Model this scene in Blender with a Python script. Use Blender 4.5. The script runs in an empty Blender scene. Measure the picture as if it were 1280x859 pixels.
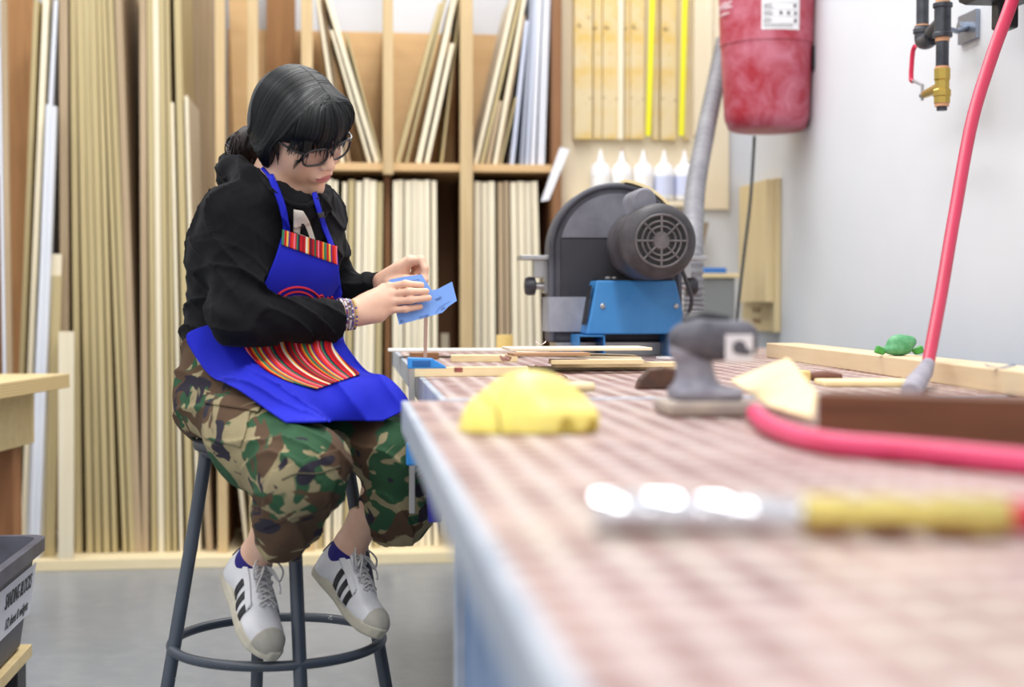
import bpy, bmesh, math, random
import numpy as np
from mathutils import Vector, Matrix

SC = bpy.context.scene
COL = SC.collection
rnd = random.Random(7)
PI = math.pi

# ------------------------------------------------------------------ camera geometry
F_PX = 1777.8
YAW = math.radians(6.58)
PITCH = math.atan(51.5 / F_PX)
EYE = np.array([0.0, 0.0, 1.0])
C_F = np.array([math.sin(YAW) * math.cos(PITCH), math.cos(YAW) * math.cos(PITCH), -math.sin(PITCH)])
C_R = np.array([math.cos(YAW), -math.sin(YAW), 0.0])
C_U = np.cross(C_R, C_F)

def ray(x, y):
    return C_F + (x - 640) / F_PX * C_R - (y - 429.5) / F_PX * C_U
def J(x, y, d):
    """measured point of the photograph at a distance d along the view axis"""
    return EYE + d * ray(x, y)
def onY(x, y, Y):
    r = ray(x, y); return EYE + r * (Y / r[1])
def onX(x, y, X):
    r = ray(x, y); return EYE + r * (X / r[0])
def onZ(x, y, Z):
    r = ray(x, y); return EYE + r * ((Z - 1.0) / r[2])
def proj(P):
    v = np.asarray(P) - EYE
    d = v @ C_F
    return 640 + F_PX * (v @ C_R) / d, 429.5 - F_PX * (v @ C_U) / d, d

# ------------------------------------------------------------------ materials
def srgb(h):
    if isinstance(h, str):
        h = h.lstrip('#'); c = [int(h[i:i + 2], 16) / 255 for i in (0, 2, 4)]
    else:
        c = [v / 255 for v in h]
    return tuple((v / 12.92 if v <= .04045 else ((v + .055) / 1.055) ** 2.4) for v in c) + (1,)

class NT:
    def __init__(s, name):
        s.m = bpy.data.materials.new(name); s.m.use_nodes = True
        s.t = s.m.node_tree; s.n = s.t.nodes; s.l = s.t.links
        s.b = s.n['Principled BSDF']
    def add(s, typ, **kw):
        n = s.n.new(typ)
        for k, v in kw.items():
            if k.startswith('_'): setattr(n, k[1:], v)
            else: n.inputs[k.replace('__', ' ')].default_value = v
        return n
    def link(s, a, b): s.l.new(a, b)
    def coord(s, kind='Object', scale=(1, 1, 1)):
        c = s.n.new('ShaderNodeTexCoord'); m = s.n.new('ShaderNodeMapping')
        m.inputs['Scale'].default_value = scale
        s.link(c.outputs[kind], m.inputs['Vector']); return m.outputs['Vector']
    def ramp(s, fac, stops, interp='LINEAR'):
        r = s.n.new('ShaderNodeValToRGB'); r.color_ramp.interpolation = interp
        e = r.color_ramp.elements
        while len(e) < len(stops): e.new(.5)
        for i, (p, c) in enumerate(stops): e[i].position = p; e[i].color = c
        s.link(fac, r.inputs['Fac']); return r.outputs['Color']
    def mix(s, fac, a, b, mode='MIX'):
        x = s.n.new('ShaderNodeMix'); x.data_type = 'RGBA'; x.blend_type = mode
        for v, i in ((fac, 0), (a, 6), (b, 7)):
            if hasattr(v, 'is_linked') or hasattr(v, 'links'): s.link(v, x.inputs[i])
            else: x.inputs[i].default_value = v
        return x.outputs[2]
    def noise(s, vec, scale, detail=3, rough=.55, dist=0):
        n = s.add('ShaderNodeTexNoise', Scale=scale, Detail=detail, Roughness=rough, Distortion=dist)
        s.link(vec, n.inputs['Vector']); return n.outputs['Fac']
    def bump(s, h, strength=.3, dist=.002):
        b = s.add('ShaderNodeBump', Strength=strength, Distance=dist)
        s.link(h, b.inputs['Height']); s.link(b.outputs['Normal'], s.b.inputs['Normal'])

MATS = {}
def M(name, col, rough=.5, metal=0.0, col2=None, nscale=8, var=.5, bump=0, bscale=60, stretch=(1, 1, 1), coat=0, spec=.5):
    if name in MATS: return MATS[name]
    t = NT(name); b = t.b
    b.inputs['Roughness'].default_value = rough; b.inputs['Metallic'].default_value = metal
    b.inputs['Specular IOR Level'].default_value = spec
    if coat: b.inputs['Coat Weight'].default_value = coat
    c = srgb(col)
    if col2 is None:
        b.inputs['Base Color'].default_value = c
    else:
        f = t.noise(t.coord('Object', stretch), nscale, 4, .6)
        t.link(t.ramp(f, [(.5 - var * .35, c), (.5 + var * .35, srgb(col2))]), b.inputs['Base Color'])
    if bump:
        t.bump(t.noise(t.coord('Object', stretch), bscale, 3), bump)
    MATS[name] = t.m; return t.m

def wood(name, c1, c2, stretch=(30, 30, 1.6), scale=2.2, rough=.6, tint=.12, knots=0):
    """grain runs along the axis with the small stretch; each object gets its own small tint"""
    if name in MATS: return MATS[name]
    t = NT(name); b = t.b
    oi = t.n.new('ShaderNodeObjectInfo')
    tc = t.n.new('ShaderNodeTexCoord'); ad = t.n.new('ShaderNodeVectorMath'); ad.operation = 'ADD'
    cmb = t.n.new('ShaderNodeCombineXYZ'); mu = t.add('ShaderNodeMath', _operation='MULTIPLY'); mu.inputs[1].default_value = 9.0
    t.link(oi.outputs['Random'], mu.inputs[0])
    for i in range(3): t.link(mu.outputs[0], cmb.inputs[i])
    t.link(tc.outputs['Object'], ad.inputs[0]); t.link(cmb.outputs[0], ad.inputs[1])
    mp = t.n.new('ShaderNodeMapping'); mp.inputs['Scale'].default_value = stretch
    t.link(ad.outputs[0], mp.inputs['Vector'])
    f = t.noise(mp.outputs[0], scale, 5, .6, .6)
    base = t.ramp(f, [(.3, srgb(c1)), (.7, srgb(c2))])
    hsv = t.n.new('ShaderNodeHueSaturation')
    mr = t.add('ShaderNodeMapRange'); mr.inputs['To Min'].default_value = 1 - tint; mr.inputs['To Max'].default_value = 1 + tint
    t.link(oi.outputs['Random'], mr.inputs['Value']); t.link(mr.outputs[0], hsv.inputs['Value'])
    t.link(base, hsv.inputs['Color']); t.link(hsv.outputs[0], b.inputs['Base Color'])
    b.inputs['Roughness'].default_value = rough
    b.inputs['Specular IOR Level'].default_value = .3
    t.bump(f, .08, .001)
    MATS[name] = t.m; return t.m

# ------------------------------------------------------------------ mesh builder
class MB:
    def __init__(s): s.v = []; s.f = []; s.mi = []; s.cur = 0
    def _add(s, vs, fs):
        o = len(s.v); s.v += [tuple(map(float, v)) for v in vs]
        s.f += [tuple(o + i for i in f) for f in fs]; s.mi += [s.cur] * len(fs); return s
    def mat(s, i): s.cur = i; return s
    def box(s, c, size, R=None):
        hx, hy, hz = [q / 2 for q in size]
        vs = [(-hx, -hy, -hz), (hx, -hy, -hz), (hx, hy, -hz), (-hx, hy, -hz), (-hx, -hy, hz), (hx, -hy, hz), (hx, hy, hz), (-hx, hy, hz)]
        R = np.eye(3) if R is None else np.array(R)
        vs = [R @ np.array(v) + np.array(c) for v in vs]
        return s._add(vs, [(3, 2, 1, 0), (4, 5, 6, 7), (0, 1, 5, 4), (1, 2, 6, 5), (2, 3, 7, 6), (3, 0, 4, 7)])
    def hexa(s, b4, t4):
        return s._add(list(b4) + list(t4), [(3, 2, 1, 0), (4, 5, 6, 7), (0, 1, 5, 4), (1, 2, 6, 5), (2, 3, 7, 6), (3, 0, 4, 7)])
    def tube(s, pts, r, n=12, cap=True, closed=False):
        pts = [np.array(p, float) for p in pts]; m = len(pts)
        rr = r if hasattr(r, '__len__') else [r] * m
        T = []
        for i in range(m):
            if closed: t = pts[(i + 1) % m] - pts[i - 1]
            else: t = pts[min(i + 1, m - 1)] - pts[max(i - 1, 0)]
            T.append(t / (np.linalg.norm(t) + 1e-12))
        a = np.array([0, 0, 1.0]) if abs(T[0][2]) < .9 else np.array([1.0, 0, 0])
        N = np.cross(T[0], a); N /= np.linalg.norm(N)
        vs = []
        for i in range(m):
            N = N - T[i] * (N @ T[i]); N /= np.linalg.norm(N) + 1e-12
            B = np.cross(T[i], N)
            for k in range(n):
                w = 2 * PI * k / n
                vs.append(pts[i] + rr[i] * (math.cos(w) * N + math.sin(w) * B))
        fs = []
        for i in range(m if closed else m - 1):
            j = (i + 1) % m
            for k in range(n):
                k2 = (k + 1) % n
                fs.append((i * n + k, i * n + k2, j * n + k2, j * n + k))
        if cap and not closed:
            fs.append(tuple(range(n))[::-1]); fs.append(tuple((m - 1) * n + k for k in range(n)))
        return s._add(vs, fs)
    def cyl(s, p0, p1, r0, r1=None, n=24): return s.tube([p0, p1], [r0, r0 if r1 is None else r1], n)
    def lathe(s, p0, axis, prof, n=32, up=None):
        """prof: list of (dist along axis, radius)"""
        p0 = np.array(p0, float); ax = np.array(axis, float); ax /= np.linalg.norm(ax)
        return s.tube_prof(p0, ax, prof, n)
    def tube_prof(s, p0, ax, prof, n):
        a = np.array([0, 0, 1.0]) if abs(ax[2]) < .9 else np.array([1.0, 0, 0])
        N = np.cross(ax, a); N /= np.linalg.norm(N); B = np.cross(ax, N)
        vs = []; m = len(prof)
        for h, r in prof:
            for k in range(n):
                w = 2 * PI * k / n
                vs.append(p0 + ax * h + max(r, 1e-5) * (math.cos(w) * N + math.sin(w) * B))
        fs = [(i * n + k, i * n + (k + 1) % n, (i + 1) * n + (k + 1) % n, (i + 1) * n + k) for i in range(m - 1) for k in range(n)]
        fs.append(tuple(range(n))[::-1]); fs.append(tuple((m - 1) * n + k for k in range(n)))
        return s._add(vs, fs)
    def prism(s, poly, vec):
        """poly: planar 3-D points, extruded along vec"""
        n = len(poly); vec = np.array(vec, float)
        vs = [np.array(p, float) for p in poly] + [np.array(p, float) + vec for p in poly]
        fs = [tuple(range(n))[::-1], tuple(range(n, 2 * n))] + [(i, (i + 1) % n, n + (i + 1) % n, n + i) for i in range(n)]
        return s._add(vs, fs)
    def ball(s, c, r, n=10):
        c = np.array(c, float); r = np.array([r] * 3 if not hasattr(r, '__len__') else r)
        vs = []; fs = []; m = max(4, n // 2 + 1)
        for i in range(1, m):
            for k in range(n):
                a = PI * i / m; w = 2 * PI * k / n
                vs.append(c + r * np.array([math.sin(a) * math.cos(w), math.sin(a) * math.sin(w), math.cos(a)]))
        t = len(vs); vs += [c + r * np.array([0, 0, 1]), c - r * np.array([0, 0, 1])]
        for i in range(m - 2):
            for k in range(n): fs.append((i * n + k, (i + 1) * n + k, (i + 1) * n + (k + 1) % n, i * n + (k + 1) % n))
        for k in range(n):
            fs.append((t, k, (k + 1) % n)); fs.append((t + 1, (m - 2) * n + (k + 1) % n, (m - 2) * n + k))
        return s._add(vs, fs)
    def build(s, name, mats, parent=None, loc=None, smooth=False, bevel=0, sub=0, sharp=35):
        """vertices are given in world space; the object origin goes to loc (or the parent's own place)"""
        me = bpy.data.meshes.new(name)
        base = np.zeros(3)
        if parent is not None: base = np.array(WORLD[parent.name])
        L = np.array(loc if loc is not None else (base if parent is not None else np.zeros(3)), float)
        v = np.array(s.v, float) - L
        me.from_pydata([tuple(q) for q in v], [], s.f)
        mats = mats if isinstance(mats, (list, tuple)) else [mats]
        for m in mats: me.materials.append(m)
        me.polygons.foreach_set('material_index', s.mi)
        bm = bmesh.new(); bm.from_mesh(me); bmesh.ops.recalc_face_normals(bm, faces=bm.faces); bm.to_mesh(me); bm.free()
        if smooth:
            me.polygons.foreach_set('use_smooth', [True] * len(me.polygons))
            me.set_sharp_from_angle(angle=math.radians(sharp))
        o = bpy.data.objects.new(name, me); COL.objects.link(o)
        o.location = L - base
        if parent is not None: o.parent = parent
        WORLD[o.name] = tuple(L)
        if bevel:
            b = o.modifiers.new('Bevel', 'BEVEL'); b.width = bevel; b.segments = 2; b.limit_method = 'ANGLE'; b.angle_limit = math.radians(40)
        if sub:
            b = o.modifiers.new('Sub', 'SUBSURF'); b.levels = sub; b.render_levels = sub
        return o
WORLD = {}
def thing(name, loc, label, cat, group=None):
    o = bpy.data.objects.new(name, None); COL.objects.link(o); o.empty_display_size = .05
    o.location = tuple(map(float, loc)); WORLD[o.name] = tuple(map(float, loc))
    return tag(o, label, cat, group)
def tag(o, label, cat, group=None):
    o['label'] = label; o['category'] = cat
    if group: o['group'] = group
    return o
def struct(o): o['kind'] = 'structure'; return o
def part_label(o, label): o['label'] = label; return o

def text_mesh(txt, size, depth=0.0004, align='CENTER', bold=0):
    cu = bpy.data.curves.new('lettering', 'FONT'); cu.body = txt; cu.size = size; cu.extrude = depth
    cu.align_x = align; cu.align_y = 'CENTER'; cu.offset = bold; cu.resolution_u = 3
    o = bpy.data.objects.new('lettering', cu); COL.objects.link(o)
    dg = bpy.context.evaluated_depsgraph_get(); dg.update()
    me = o.evaluated_get(dg).to_mesh()
    v = np.array([tuple(q.co) for q in me.vertices]); f = [tuple(p.vertices) for p in me.polygons]
    o.evaluated_get(dg).to_mesh_clear()
    bpy.data.objects.remove(o); bpy.data.curves.remove(cu)
    return v, f
def put_text(mb, txt, size, O, ex, ey, depth=.0004, align='CENTER', bold=0, warp=None):
    v, f = text_mesh(txt, size, depth, align, bold)
    if not len(v): return
    if warp: vs = [warp(q) for q in v]
    else:
        O, ex, ey = np.array(O), np.array(ex), np.array(ey); ez = np.cross(ex, ey)
        vs = [O + q[0] * ex + q[1] * ey + (q[2] + depth) * ez for q in v]
    mb._add(vs, f)

# ------------------------------------------------------------------ implicit surfaces
def A(*p): return np.array(p, float)
def sd_cap(p, a, b, r1, r2=None):
    r2 = r1 if r2 is None else r2
    ab = b - a; t = np.clip(((p - a) @ ab) / (ab @ ab + 1e-12), 0, 1)
    return np.linalg.norm(p - a - t[:, None] * ab, axis=1) - (r1 + (r2 - r1) * t)
def sd_ell(p, c, r, R=None):
    q = p - c
    if R is not None: q = q @ R           # columns of R = local axes
    k0 = np.linalg.norm(q / r, axis=1); k1 = np.linalg.norm(q / (r * r), axis=1) + 1e-9
    return k0 * (k0 - 1) / k1
def sd_box(p, c, h, R=None, rd=0.0):
    q = p - c
    if R is not None: q = q @ R
    q = np.abs(q) - (np.array(h) - rd)
    return np.linalg.norm(np.maximum(q, 0), axis=1) + np.minimum(q.max(axis=1), 0) - rd
def smin(a, b, k):
    h = np.maximum(k - np.abs(a - b), 0) / k
    return np.minimum(a, b) - h * h * k * .25
def smax(a, b, k): return -smin(-a, -b, k)

def mesh_field(f, lo, hi, h, blk=8):
    """zero surface of f by naive surface nets on a block-sparse grid"""
    lo = np.array(lo, float); hi = np.array(hi, float)
    nb = np.ceil((hi - lo) / (h * blk)).astype(int); n = nb * blk + 1
    G = np.full(n, 1.0, np.float32)
    bi = np.stack(np.meshgrid(*[np.arange(k) for k in nb], indexing='ij'), -1).reshape(-1, 3)
    cen = lo + (bi + .5) * h * blk
    val = np.concatenate([f(c) for c in np.array_split(cen, max(1, len(cen) // 200000))])
    near = np.abs(val) < h * blk * .87 * 1.5 + .004
    for b, s in zip(bi[~near], val[~near]):
        if s < 0: G[b[0] * blk:b[0] * blk + blk + 1, b[1] * blk:b[1] * blk + blk + 1, b[2] * blk:b[2] * blk + blk + 1] = -1
    off = np.stack(np.meshgrid(*[np.arange(blk + 1)] * 3, indexing='ij'), -1).reshape(-1, 3)
    B = bi[near]
    for ch in np.array_split(B, max(1, len(B) // 400)):
        if not len(ch): continue
        idx = (ch[:, None, :] * blk + off[None]).reshape(-1, 3)
        v = f(lo + idx * h)
        G[idx[:, 0], idx[:, 1], idx[:, 2]] = v
    S = G < 0
    cnt = np.zeros(n - 1, np.int8)
    for dx in (0, 1):
        for dy in (0, 1):
            for dz in (0, 1):
                cnt += S[dx:n[0] - 1 + dx, dy:n[1] - 1 + dy, dz:n[2] - 1 + dz]
    act = np.argwhere((cnt > 0) & (cnt < 8))
    ids = np.full(n - 1, -1, np.int32); ids[act[:, 0], act[:, 1], act[:, 2]] = np.arange(len(act))
    cor = [(a, b, c) for a in (0, 1) for b in (0, 1) for c in (0, 1)]
    V = {c: G[act[:, 0] + c[0], act[:, 1] + c[1], act[:, 2] + c[2]] for c in cor}
    acc = np.zeros((len(act), 3)); num = np.zeros(len(act))
    for c in cor:
        for ax in range(3):
            if c[ax]: continue
            d = list(c); d[ax] = 1; d = tuple(d)
            a, b = V[c], V[d]; m = (a < 0) != (b < 0)
            t = np.where(m, a / np.where(m, a - b, 1), 0)
            P = np.repeat(np.array([c], float), len(act), 0); P[:, ax] += t
            acc += np.where(m[:, None], P, 0); num += m
    verts = lo + (act + acc / num[:, None]) * h
    faces = []
    for ax in range(3):
        u, w = (ax + 1) % 3, (ax + 2) % 3
        sl0 = [slice(None)] * 3; sl1 = [slice(None)] * 3
        sl0[ax] = slice(0, n[ax] - 1); sl1[ax] = slice(1, n[ax])
        a, b = S[tuple(sl0)], S[tuple(sl1)]
        e = np.argwhere(a != b)
        e = e[(e[:, u] > 0) & (e[:, w] > 0) & (e[:, u] < n[u] - 1) & (e[:, w] < n[w] - 1)]
        flip = a[e[:, 0], e[:, 1], e[:, 2]]
        q = []
        for du, dw in ((-1, -1), (0, -1), (0, 0), (-1, 0)):
            k = e.copy(); k[:, u] += du; k[:, w] += dw
            q.append(ids[k[:, 0], k[:, 1], k[:, 2]])
        q = np.stack(q, 1); q[~flip] = q[~flip][:, ::-1]
        faces.append(q)
    F = np.concatenate(faces); F = F[(F >= 0).all(1)]
    return verts, F
def smooth_verts(v, F, it=2, lam=.5):
    e = np.concatenate([F[:, [0, 1]], F[:, [1, 2]], F[:, [2, 3]], F[:, [3, 0]]])
    for _ in range(it):
        s = np.zeros_like(v); c = np.zeros(len(v))
        for a, b in ((0, 1), (1, 0)):
            for k in range(3): s[:, k] += np.bincount(e[:, a], v[e[:, b], k], len(v))
            c += np.bincount(e[:, a], minlength=len(v))
        v = v + lam * (s / np.maximum(c, 1)[:, None] - v)
    return v
def raw_mesh(name, v, F, mats, parent=None, loc=None, mi=None, uv=None, smooth=True):
    me = bpy.data.meshes.new(name)
    base = np.array(WORLD[parent.name]) if parent is not None else np.zeros(3)
    L = np.array(loc if loc is not None else base, float)
    v = np.asarray(v) - L
    F = [tuple(map(int, q)) for q in F] if not isinstance(F, list) else F
    me.from_pydata(v.tolist(), [], F)
    for m in (mats if isinstance(mats, (list, tuple)) else [mats]): me.materials.append(m)
    if mi is not None: me.polygons.foreach_set('material_index', [int(q) for q in mi])
    if uv is not None:
        l = me.uv_layers.new(name='UVMap')
        vi = np.zeros(len(me.loops), int); me.loops.foreach_get('vertex_index', vi)
        l.data.foreach_set('uv', np.asarray(uv, float)[vi].ravel())
    if smooth: me.polygons.foreach_set('use_smooth', [True] * len(me.polygons))
    o = bpy.data.objects.new(name, me); COL.objects.link(o)
    o.location = L - base
    if parent is not None: o.parent = parent
    WORLD[o.name] = tuple(L)
    return o
def field_obj(name, f, lo, hi, h, mats, parent=None, loc=None, it=1, matfn=None):
    v, F = mesh_field(f, lo, hi, h)
    v = smooth_verts(v, F, it)
    mi = None
    if matfn is not None: mi = matfn(v[F].mean(1))
    return raw_mesh(name, v, F, mats, parent, loc, mi)
def march(f, O, D, t0, t1, off=0.0, n=70):
    """first hit of rays O+tD with f=off; misses stop at the closest approach"""
    O = np.atleast_2d(O); D = np.atleast_2d(D)
    D = D / np.linalg.norm(D, axis=1)[:, None]
    t = np.full(len(D), float(t0)); best = np.full(len(D), 9.0); bt = t.copy()
    for _ in range(n):
        d = f(O + t[:, None] * D) - off
        better = d < best; best = np.where(better, d, best); bt = np.where(better, t, bt)
        t = np.minimum(t + np.where(d > 5e-5, np.maximum(d, 1e-4) * .8, d * .8), t1)
    return O + bt[:, None] * D, best
def crom(pts, n):
    """Catmull-Rom through points, n samples"""
    P = np.array(pts, float); m = len(P)
    Q = np.vstack([2 * P[0] - P[1], P, 2 * P[-1] - P[-2]])
    out = []
    for s in np.linspace(0, m - 1, n):
        i = min(int(s), m - 2); t = s - i
        a, b, c, d = Q[i], Q[i + 1], Q[i + 2], Q[i + 3]
        out.append(.5 * (2 * b + (c - a) * t + (2 * a - 5 * b + 4 * c - d) * t * t + (3 * b - a - 3 * c + d) * t ** 3))
    return np.array(out)
def grid_faces(nu, nv): return [(i * nv + j, i * nv + j + 1, (i + 1) * nv + j + 1, (i + 1) * nv + j) for i in range(nu - 1) for j in range(nv - 1)]
# ------------------------------------------------------------------ camera, render look, light
cam = bpy.data.cameras.new('camera'); co = bpy.data.objects.new('camera', cam); COL.objects.link(co)
co.location = tuple(EYE); co.rotation_euler = (PI / 2 - PITCH, 0, -YAW)
cam.sensor_width = 36; cam.lens = 50; cam.clip_start = .05
cam.dof.use_dof = True; cam.dof.focus_distance = 3.08; cam.dof.aperture_fstop = 2.2
SC.camera = co
vs = SC.view_settings
vs.view_transform = 'Standard'; vs.look = 'None'; vs.gamma = 1; vs.use_curve_mapping = False; vs.exposure = 0.2
w = bpy.data.worlds.new('World'); SC.world = w; w.use_nodes = True
w.node_tree.nodes['Background'].inputs['Color'].default_value = (.985, .99, 1, 1)
w.node_tree.nodes['Background'].inputs['Strength'].default_value = .80
def area(name, loc, size, power, col=(1, .985, .97), rot=(0, 0, 0)):
    l = bpy.data.lights.new(name, 'AREA'); l.shape = 'RECTANGLE'; l.size, l.size_y = size; l.energy = power; l.color = col
    o = bpy.data.objects.new(name, l); COL.objects.link(o); o.location = loc; o.rotation_euler = rot
    return o
# rows of ceiling lamps; the last is added only to brighten the wall corner
for i, (x, y) in enumerate(((-2.2, 1.0), (-2.2, 4.0), (0.3, 1.6), (0.3, 4.2), (0.4, -1.2), (-2.0, -1.5), (.95, 5.0))):
    area('ceiling_or_fill_lamp', (x, y, 3.9), (.35, 2.4), 30 if x < 0 else (22 if y > 4.5 else 50 if y > 0 else 26))

# ------------------------------------------------------------------ room shell
XW, YB = 1.62, 6.15
t = NT('concrete_floor'); v = t.coord('Object', (1, 1, 1))
n1 = t.noise(v, 1.1, 5, .6); n2 = t.noise(v, 14, 6, .65)
c = t.ramp(n1, [(.3, srgb((124, 130, 138))), (.7, srgb((144, 148, 154)))])
c2 = t.mix(t.ramp(n2, [(.45, (0, 0, 0, 1)), (.8, (.5, .5, .5, 1))]), c, srgb((166, 168, 172)))
t.link(c2, t.b.inputs['Base Color']); t.b.inputs['Roughness'].default_value = .32
t.bump(n2, .05, .002); FLOOR = t.m
MB().box((-1.7, 1.9, -.05), (6.8, 8.7, .1)).build('floor', FLOOR)
struct(bpy.data.objects['floor'])
WALL = M('white_wall_paint', (220, 223, 228), .6, col2=(214, 218, 224), nscale=1.5, bump=.05, bscale=220)
struct(MB().box((XW + .05, 1.9, 1.9), (.1, 8.7, 3.8)).build('wall_right', WALL))
struct(MB().box((-1.7, YB + .05, 1.9), (6.8, .1, 3.8)).build('wall_back', WALL))
struct(MB().box(((.83 + XW) / 2, 5.641 + .25, 1.9), (XW - .83, .5, 3.8)).build('wall_corner', WALL))

# ------------------------------------------------------------------ lumber rack
W_POST = wood('rack_post_wood', (196, 168, 124), (214, 190, 146), (16, 16, 1.2), 2, tint=.06)
W_PLY = wood('rack_plywood', (212, 174, 124), (226, 190, 140), (1.2, 6, 9), 1.5, tint=.06)
W_BROWN = wood('rack_brown_wood', (128, 90, 60), (150, 108, 74), (16, 16, 1.2), 2, tint=.05)
W_PALE = wood('pale_plywood', (236, 223, 192), (244, 235, 210), (26, 26, .9), 2, tint=.09)
W_TAN = wood('tan_board_wood', (182, 164, 120), (198, 182, 138), (30, 30, .7), 2, tint=.08)
W_GREY = wood('greyish_board_wood', (168, 146, 116), (190, 168, 138), (26, 26, .8), 2, tint=.06)
W_BRD = wood('brown_board_wood', (146, 104, 66), (176, 130, 84), (14, 14, .9), 2, tint=.08)
P_WHITE = M('white_panel', (226, 229, 238), .45, col2=(218, 222, 232), nscale=3)
P_GREY = M('grey_panel', (150, 156, 172), .45, col2=(166, 172, 186), nscale=3)
P_BLUE = M('bluish_white_panel', (198, 206, 226), .45, col2=(208, 215, 232), nscale=3)
YP0 = 5.42                    # front of the plinth
YF = 5.50                     # front plane of the posts
ZD = float(onY(300, 691, YF)[2])
rack = thing('lumber_rack', (-.2, YF + .3, 0), 'big open wooden lumber rack full of sheets along the back wall', 'rack')
XR = float(onY(703, 300, YF)[0]); XL = -1.75
FIX = []                      # what the sheets must not touch: (x0, x1, z0, z1, y0, y1)
MB().box(((XL + XR) / 2, (YP0 + YF + .61) / 2, ZD / 2), (XR - XL, YF + .61 - YP0, ZD)).build('plinth', wood('plinth_wood', (226, 208, 166), (238, 224, 188), (1, 12, 12), 2), rack, bevel=.003)
zs_ = float(onY(480, 208, YF)[2])
def rack_x(px): return float(onY(px, 300, YF)[0])
def rbox(name, c, size, mat, bev=.003):
    FIX.append((c[0] - size[0] / 2, c[0] + size[0] / 2, c[2] - size[2] / 2, c[2] + size[2] / 2, c[1] - size[1] / 2, c[1] + size[1] / 2))
    MB().box(c, size).build(name, mat, rack, bevel=bev)
def post(px, wpx, z0, z1, mat=W_POST, dep=.04, y=0):
    rbox('post', (rack_x(px), YF + y + dep / 2, (z0 + z1) / 2), (wpx * 5.45 / F_PX, dep, z1 - z0), mat)
for px, wp in ((276, 12), (317, 13), (384.5, 14), (583.5, 16)): post(px, wp, ZD, 3.05)
post(485.5, 13, zs_ - .03, 3.05)
post(485, 8, ZD, zs_ - .03, W_BROWN, .50, .09)  # recessed lower half of the post, its shadow put into the brown colour
for px in (583.5, 384.5): rbox('divider', (rack_x(px), YF + .31, 1.2), (.014, .52, 2.1), W_BROWN)
rbox('divider', (rack_x(485), YF + .31, zs_ + .3), (.014, .52, .6), W_BROWN)
x0, x1 = rack_x(384), XR - .02
MB().box(((x0 + x1) / 2, YF + .30, zs_), (x1 - x0, .56, .03)).build('shelf', W_PLY, rack, bevel=.002)
zb = float(onY(480, 41, YF + .59)[2])
xm = rack_x(270)
MB().box(((xm + XR) / 2, YF + .585, (zb + zs_) / 2), (XR - xm, .012, zb - zs_)).build('back_panel', W_PLY, rack)
MB().box(((XL + XR) / 2, YF + .585, (ZD + zs_) / 2), (XR - XL, .012, zs_ - ZD)).build('back_panel', W_BROWN, rack)
xs = rack_x(696)
rbox('side_panel', (xs, YF + .29, 1.6), (.035, .60, 2.9), W_BROWN)

ORD = ['first', 'second', 'third', 'fourth', 'fifth', 'sixth', 'seventh', 'eighth', 'ninth', 'tenth', 'eleventh', 'twelfth', 'thirteenth', 'fourteenth']
SHEETS = []
def sheet(xb, yb, xt, yt, wpx, mat, label, group, dep=.42, dy=.045, name='plywood_sheet', cat='board', zbot=None):
    """one sheet standing on edge: its front edge runs from (xb,yb) to (xt,yt)"""
    Y = YF + dy
    p0 = onY(xb, yb, Y); p1 = onY(xt, yt, Y)
    z0 = ZD if zbot is None else zbot
    k = (z0 - p0[2]) / (p1[2] - p0[2]); p0 = p0 + (p1 - p0) * k
    th = wpx * Y / F_PX; H = float(np.linalg.norm(p1 - p0)); a = math.atan2(p1[0] - p0[0], p1[2] - p0[2])
    SHEETS.append(dict(x=float(p0[0]), z=z0, a=a, th=th, th0=th, H=H, Y=Y, dep=dep, mat=mat, label=label, group=group, name=name, cat=cat))
def quad(s):
    c, n = math.cos(s['a']), math.sin(s['a']); h = s['th'] / 2; z = s['z'] + abs(n) * h
    return [(s['x'] + u * c + v * n, z - u * n + v * c) for u, v in ((-h, 0), (h, 0), (h, s['H']), (-h, s['H']))]
def sat(A_, B_):
    best = 9.
    for P_a in (A_, B_):
        for i in range(4):
            ex, ez = P_a[(i + 1) % 4][0] - P_a[i][0], P_a[(i + 1) % 4][1] - P_a[i][1]
            l = math.hypot(ex, ez); nx, nz = ez / l, -ex / l
            a = [x * nx + z * nz for x, z in A_]; b = [x * nx + z * nz for x, z in B_]
            best = min(best, min(max(a), max(b)) - max(min(a), min(b)))
            if best <= 0: return best
    return best
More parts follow.
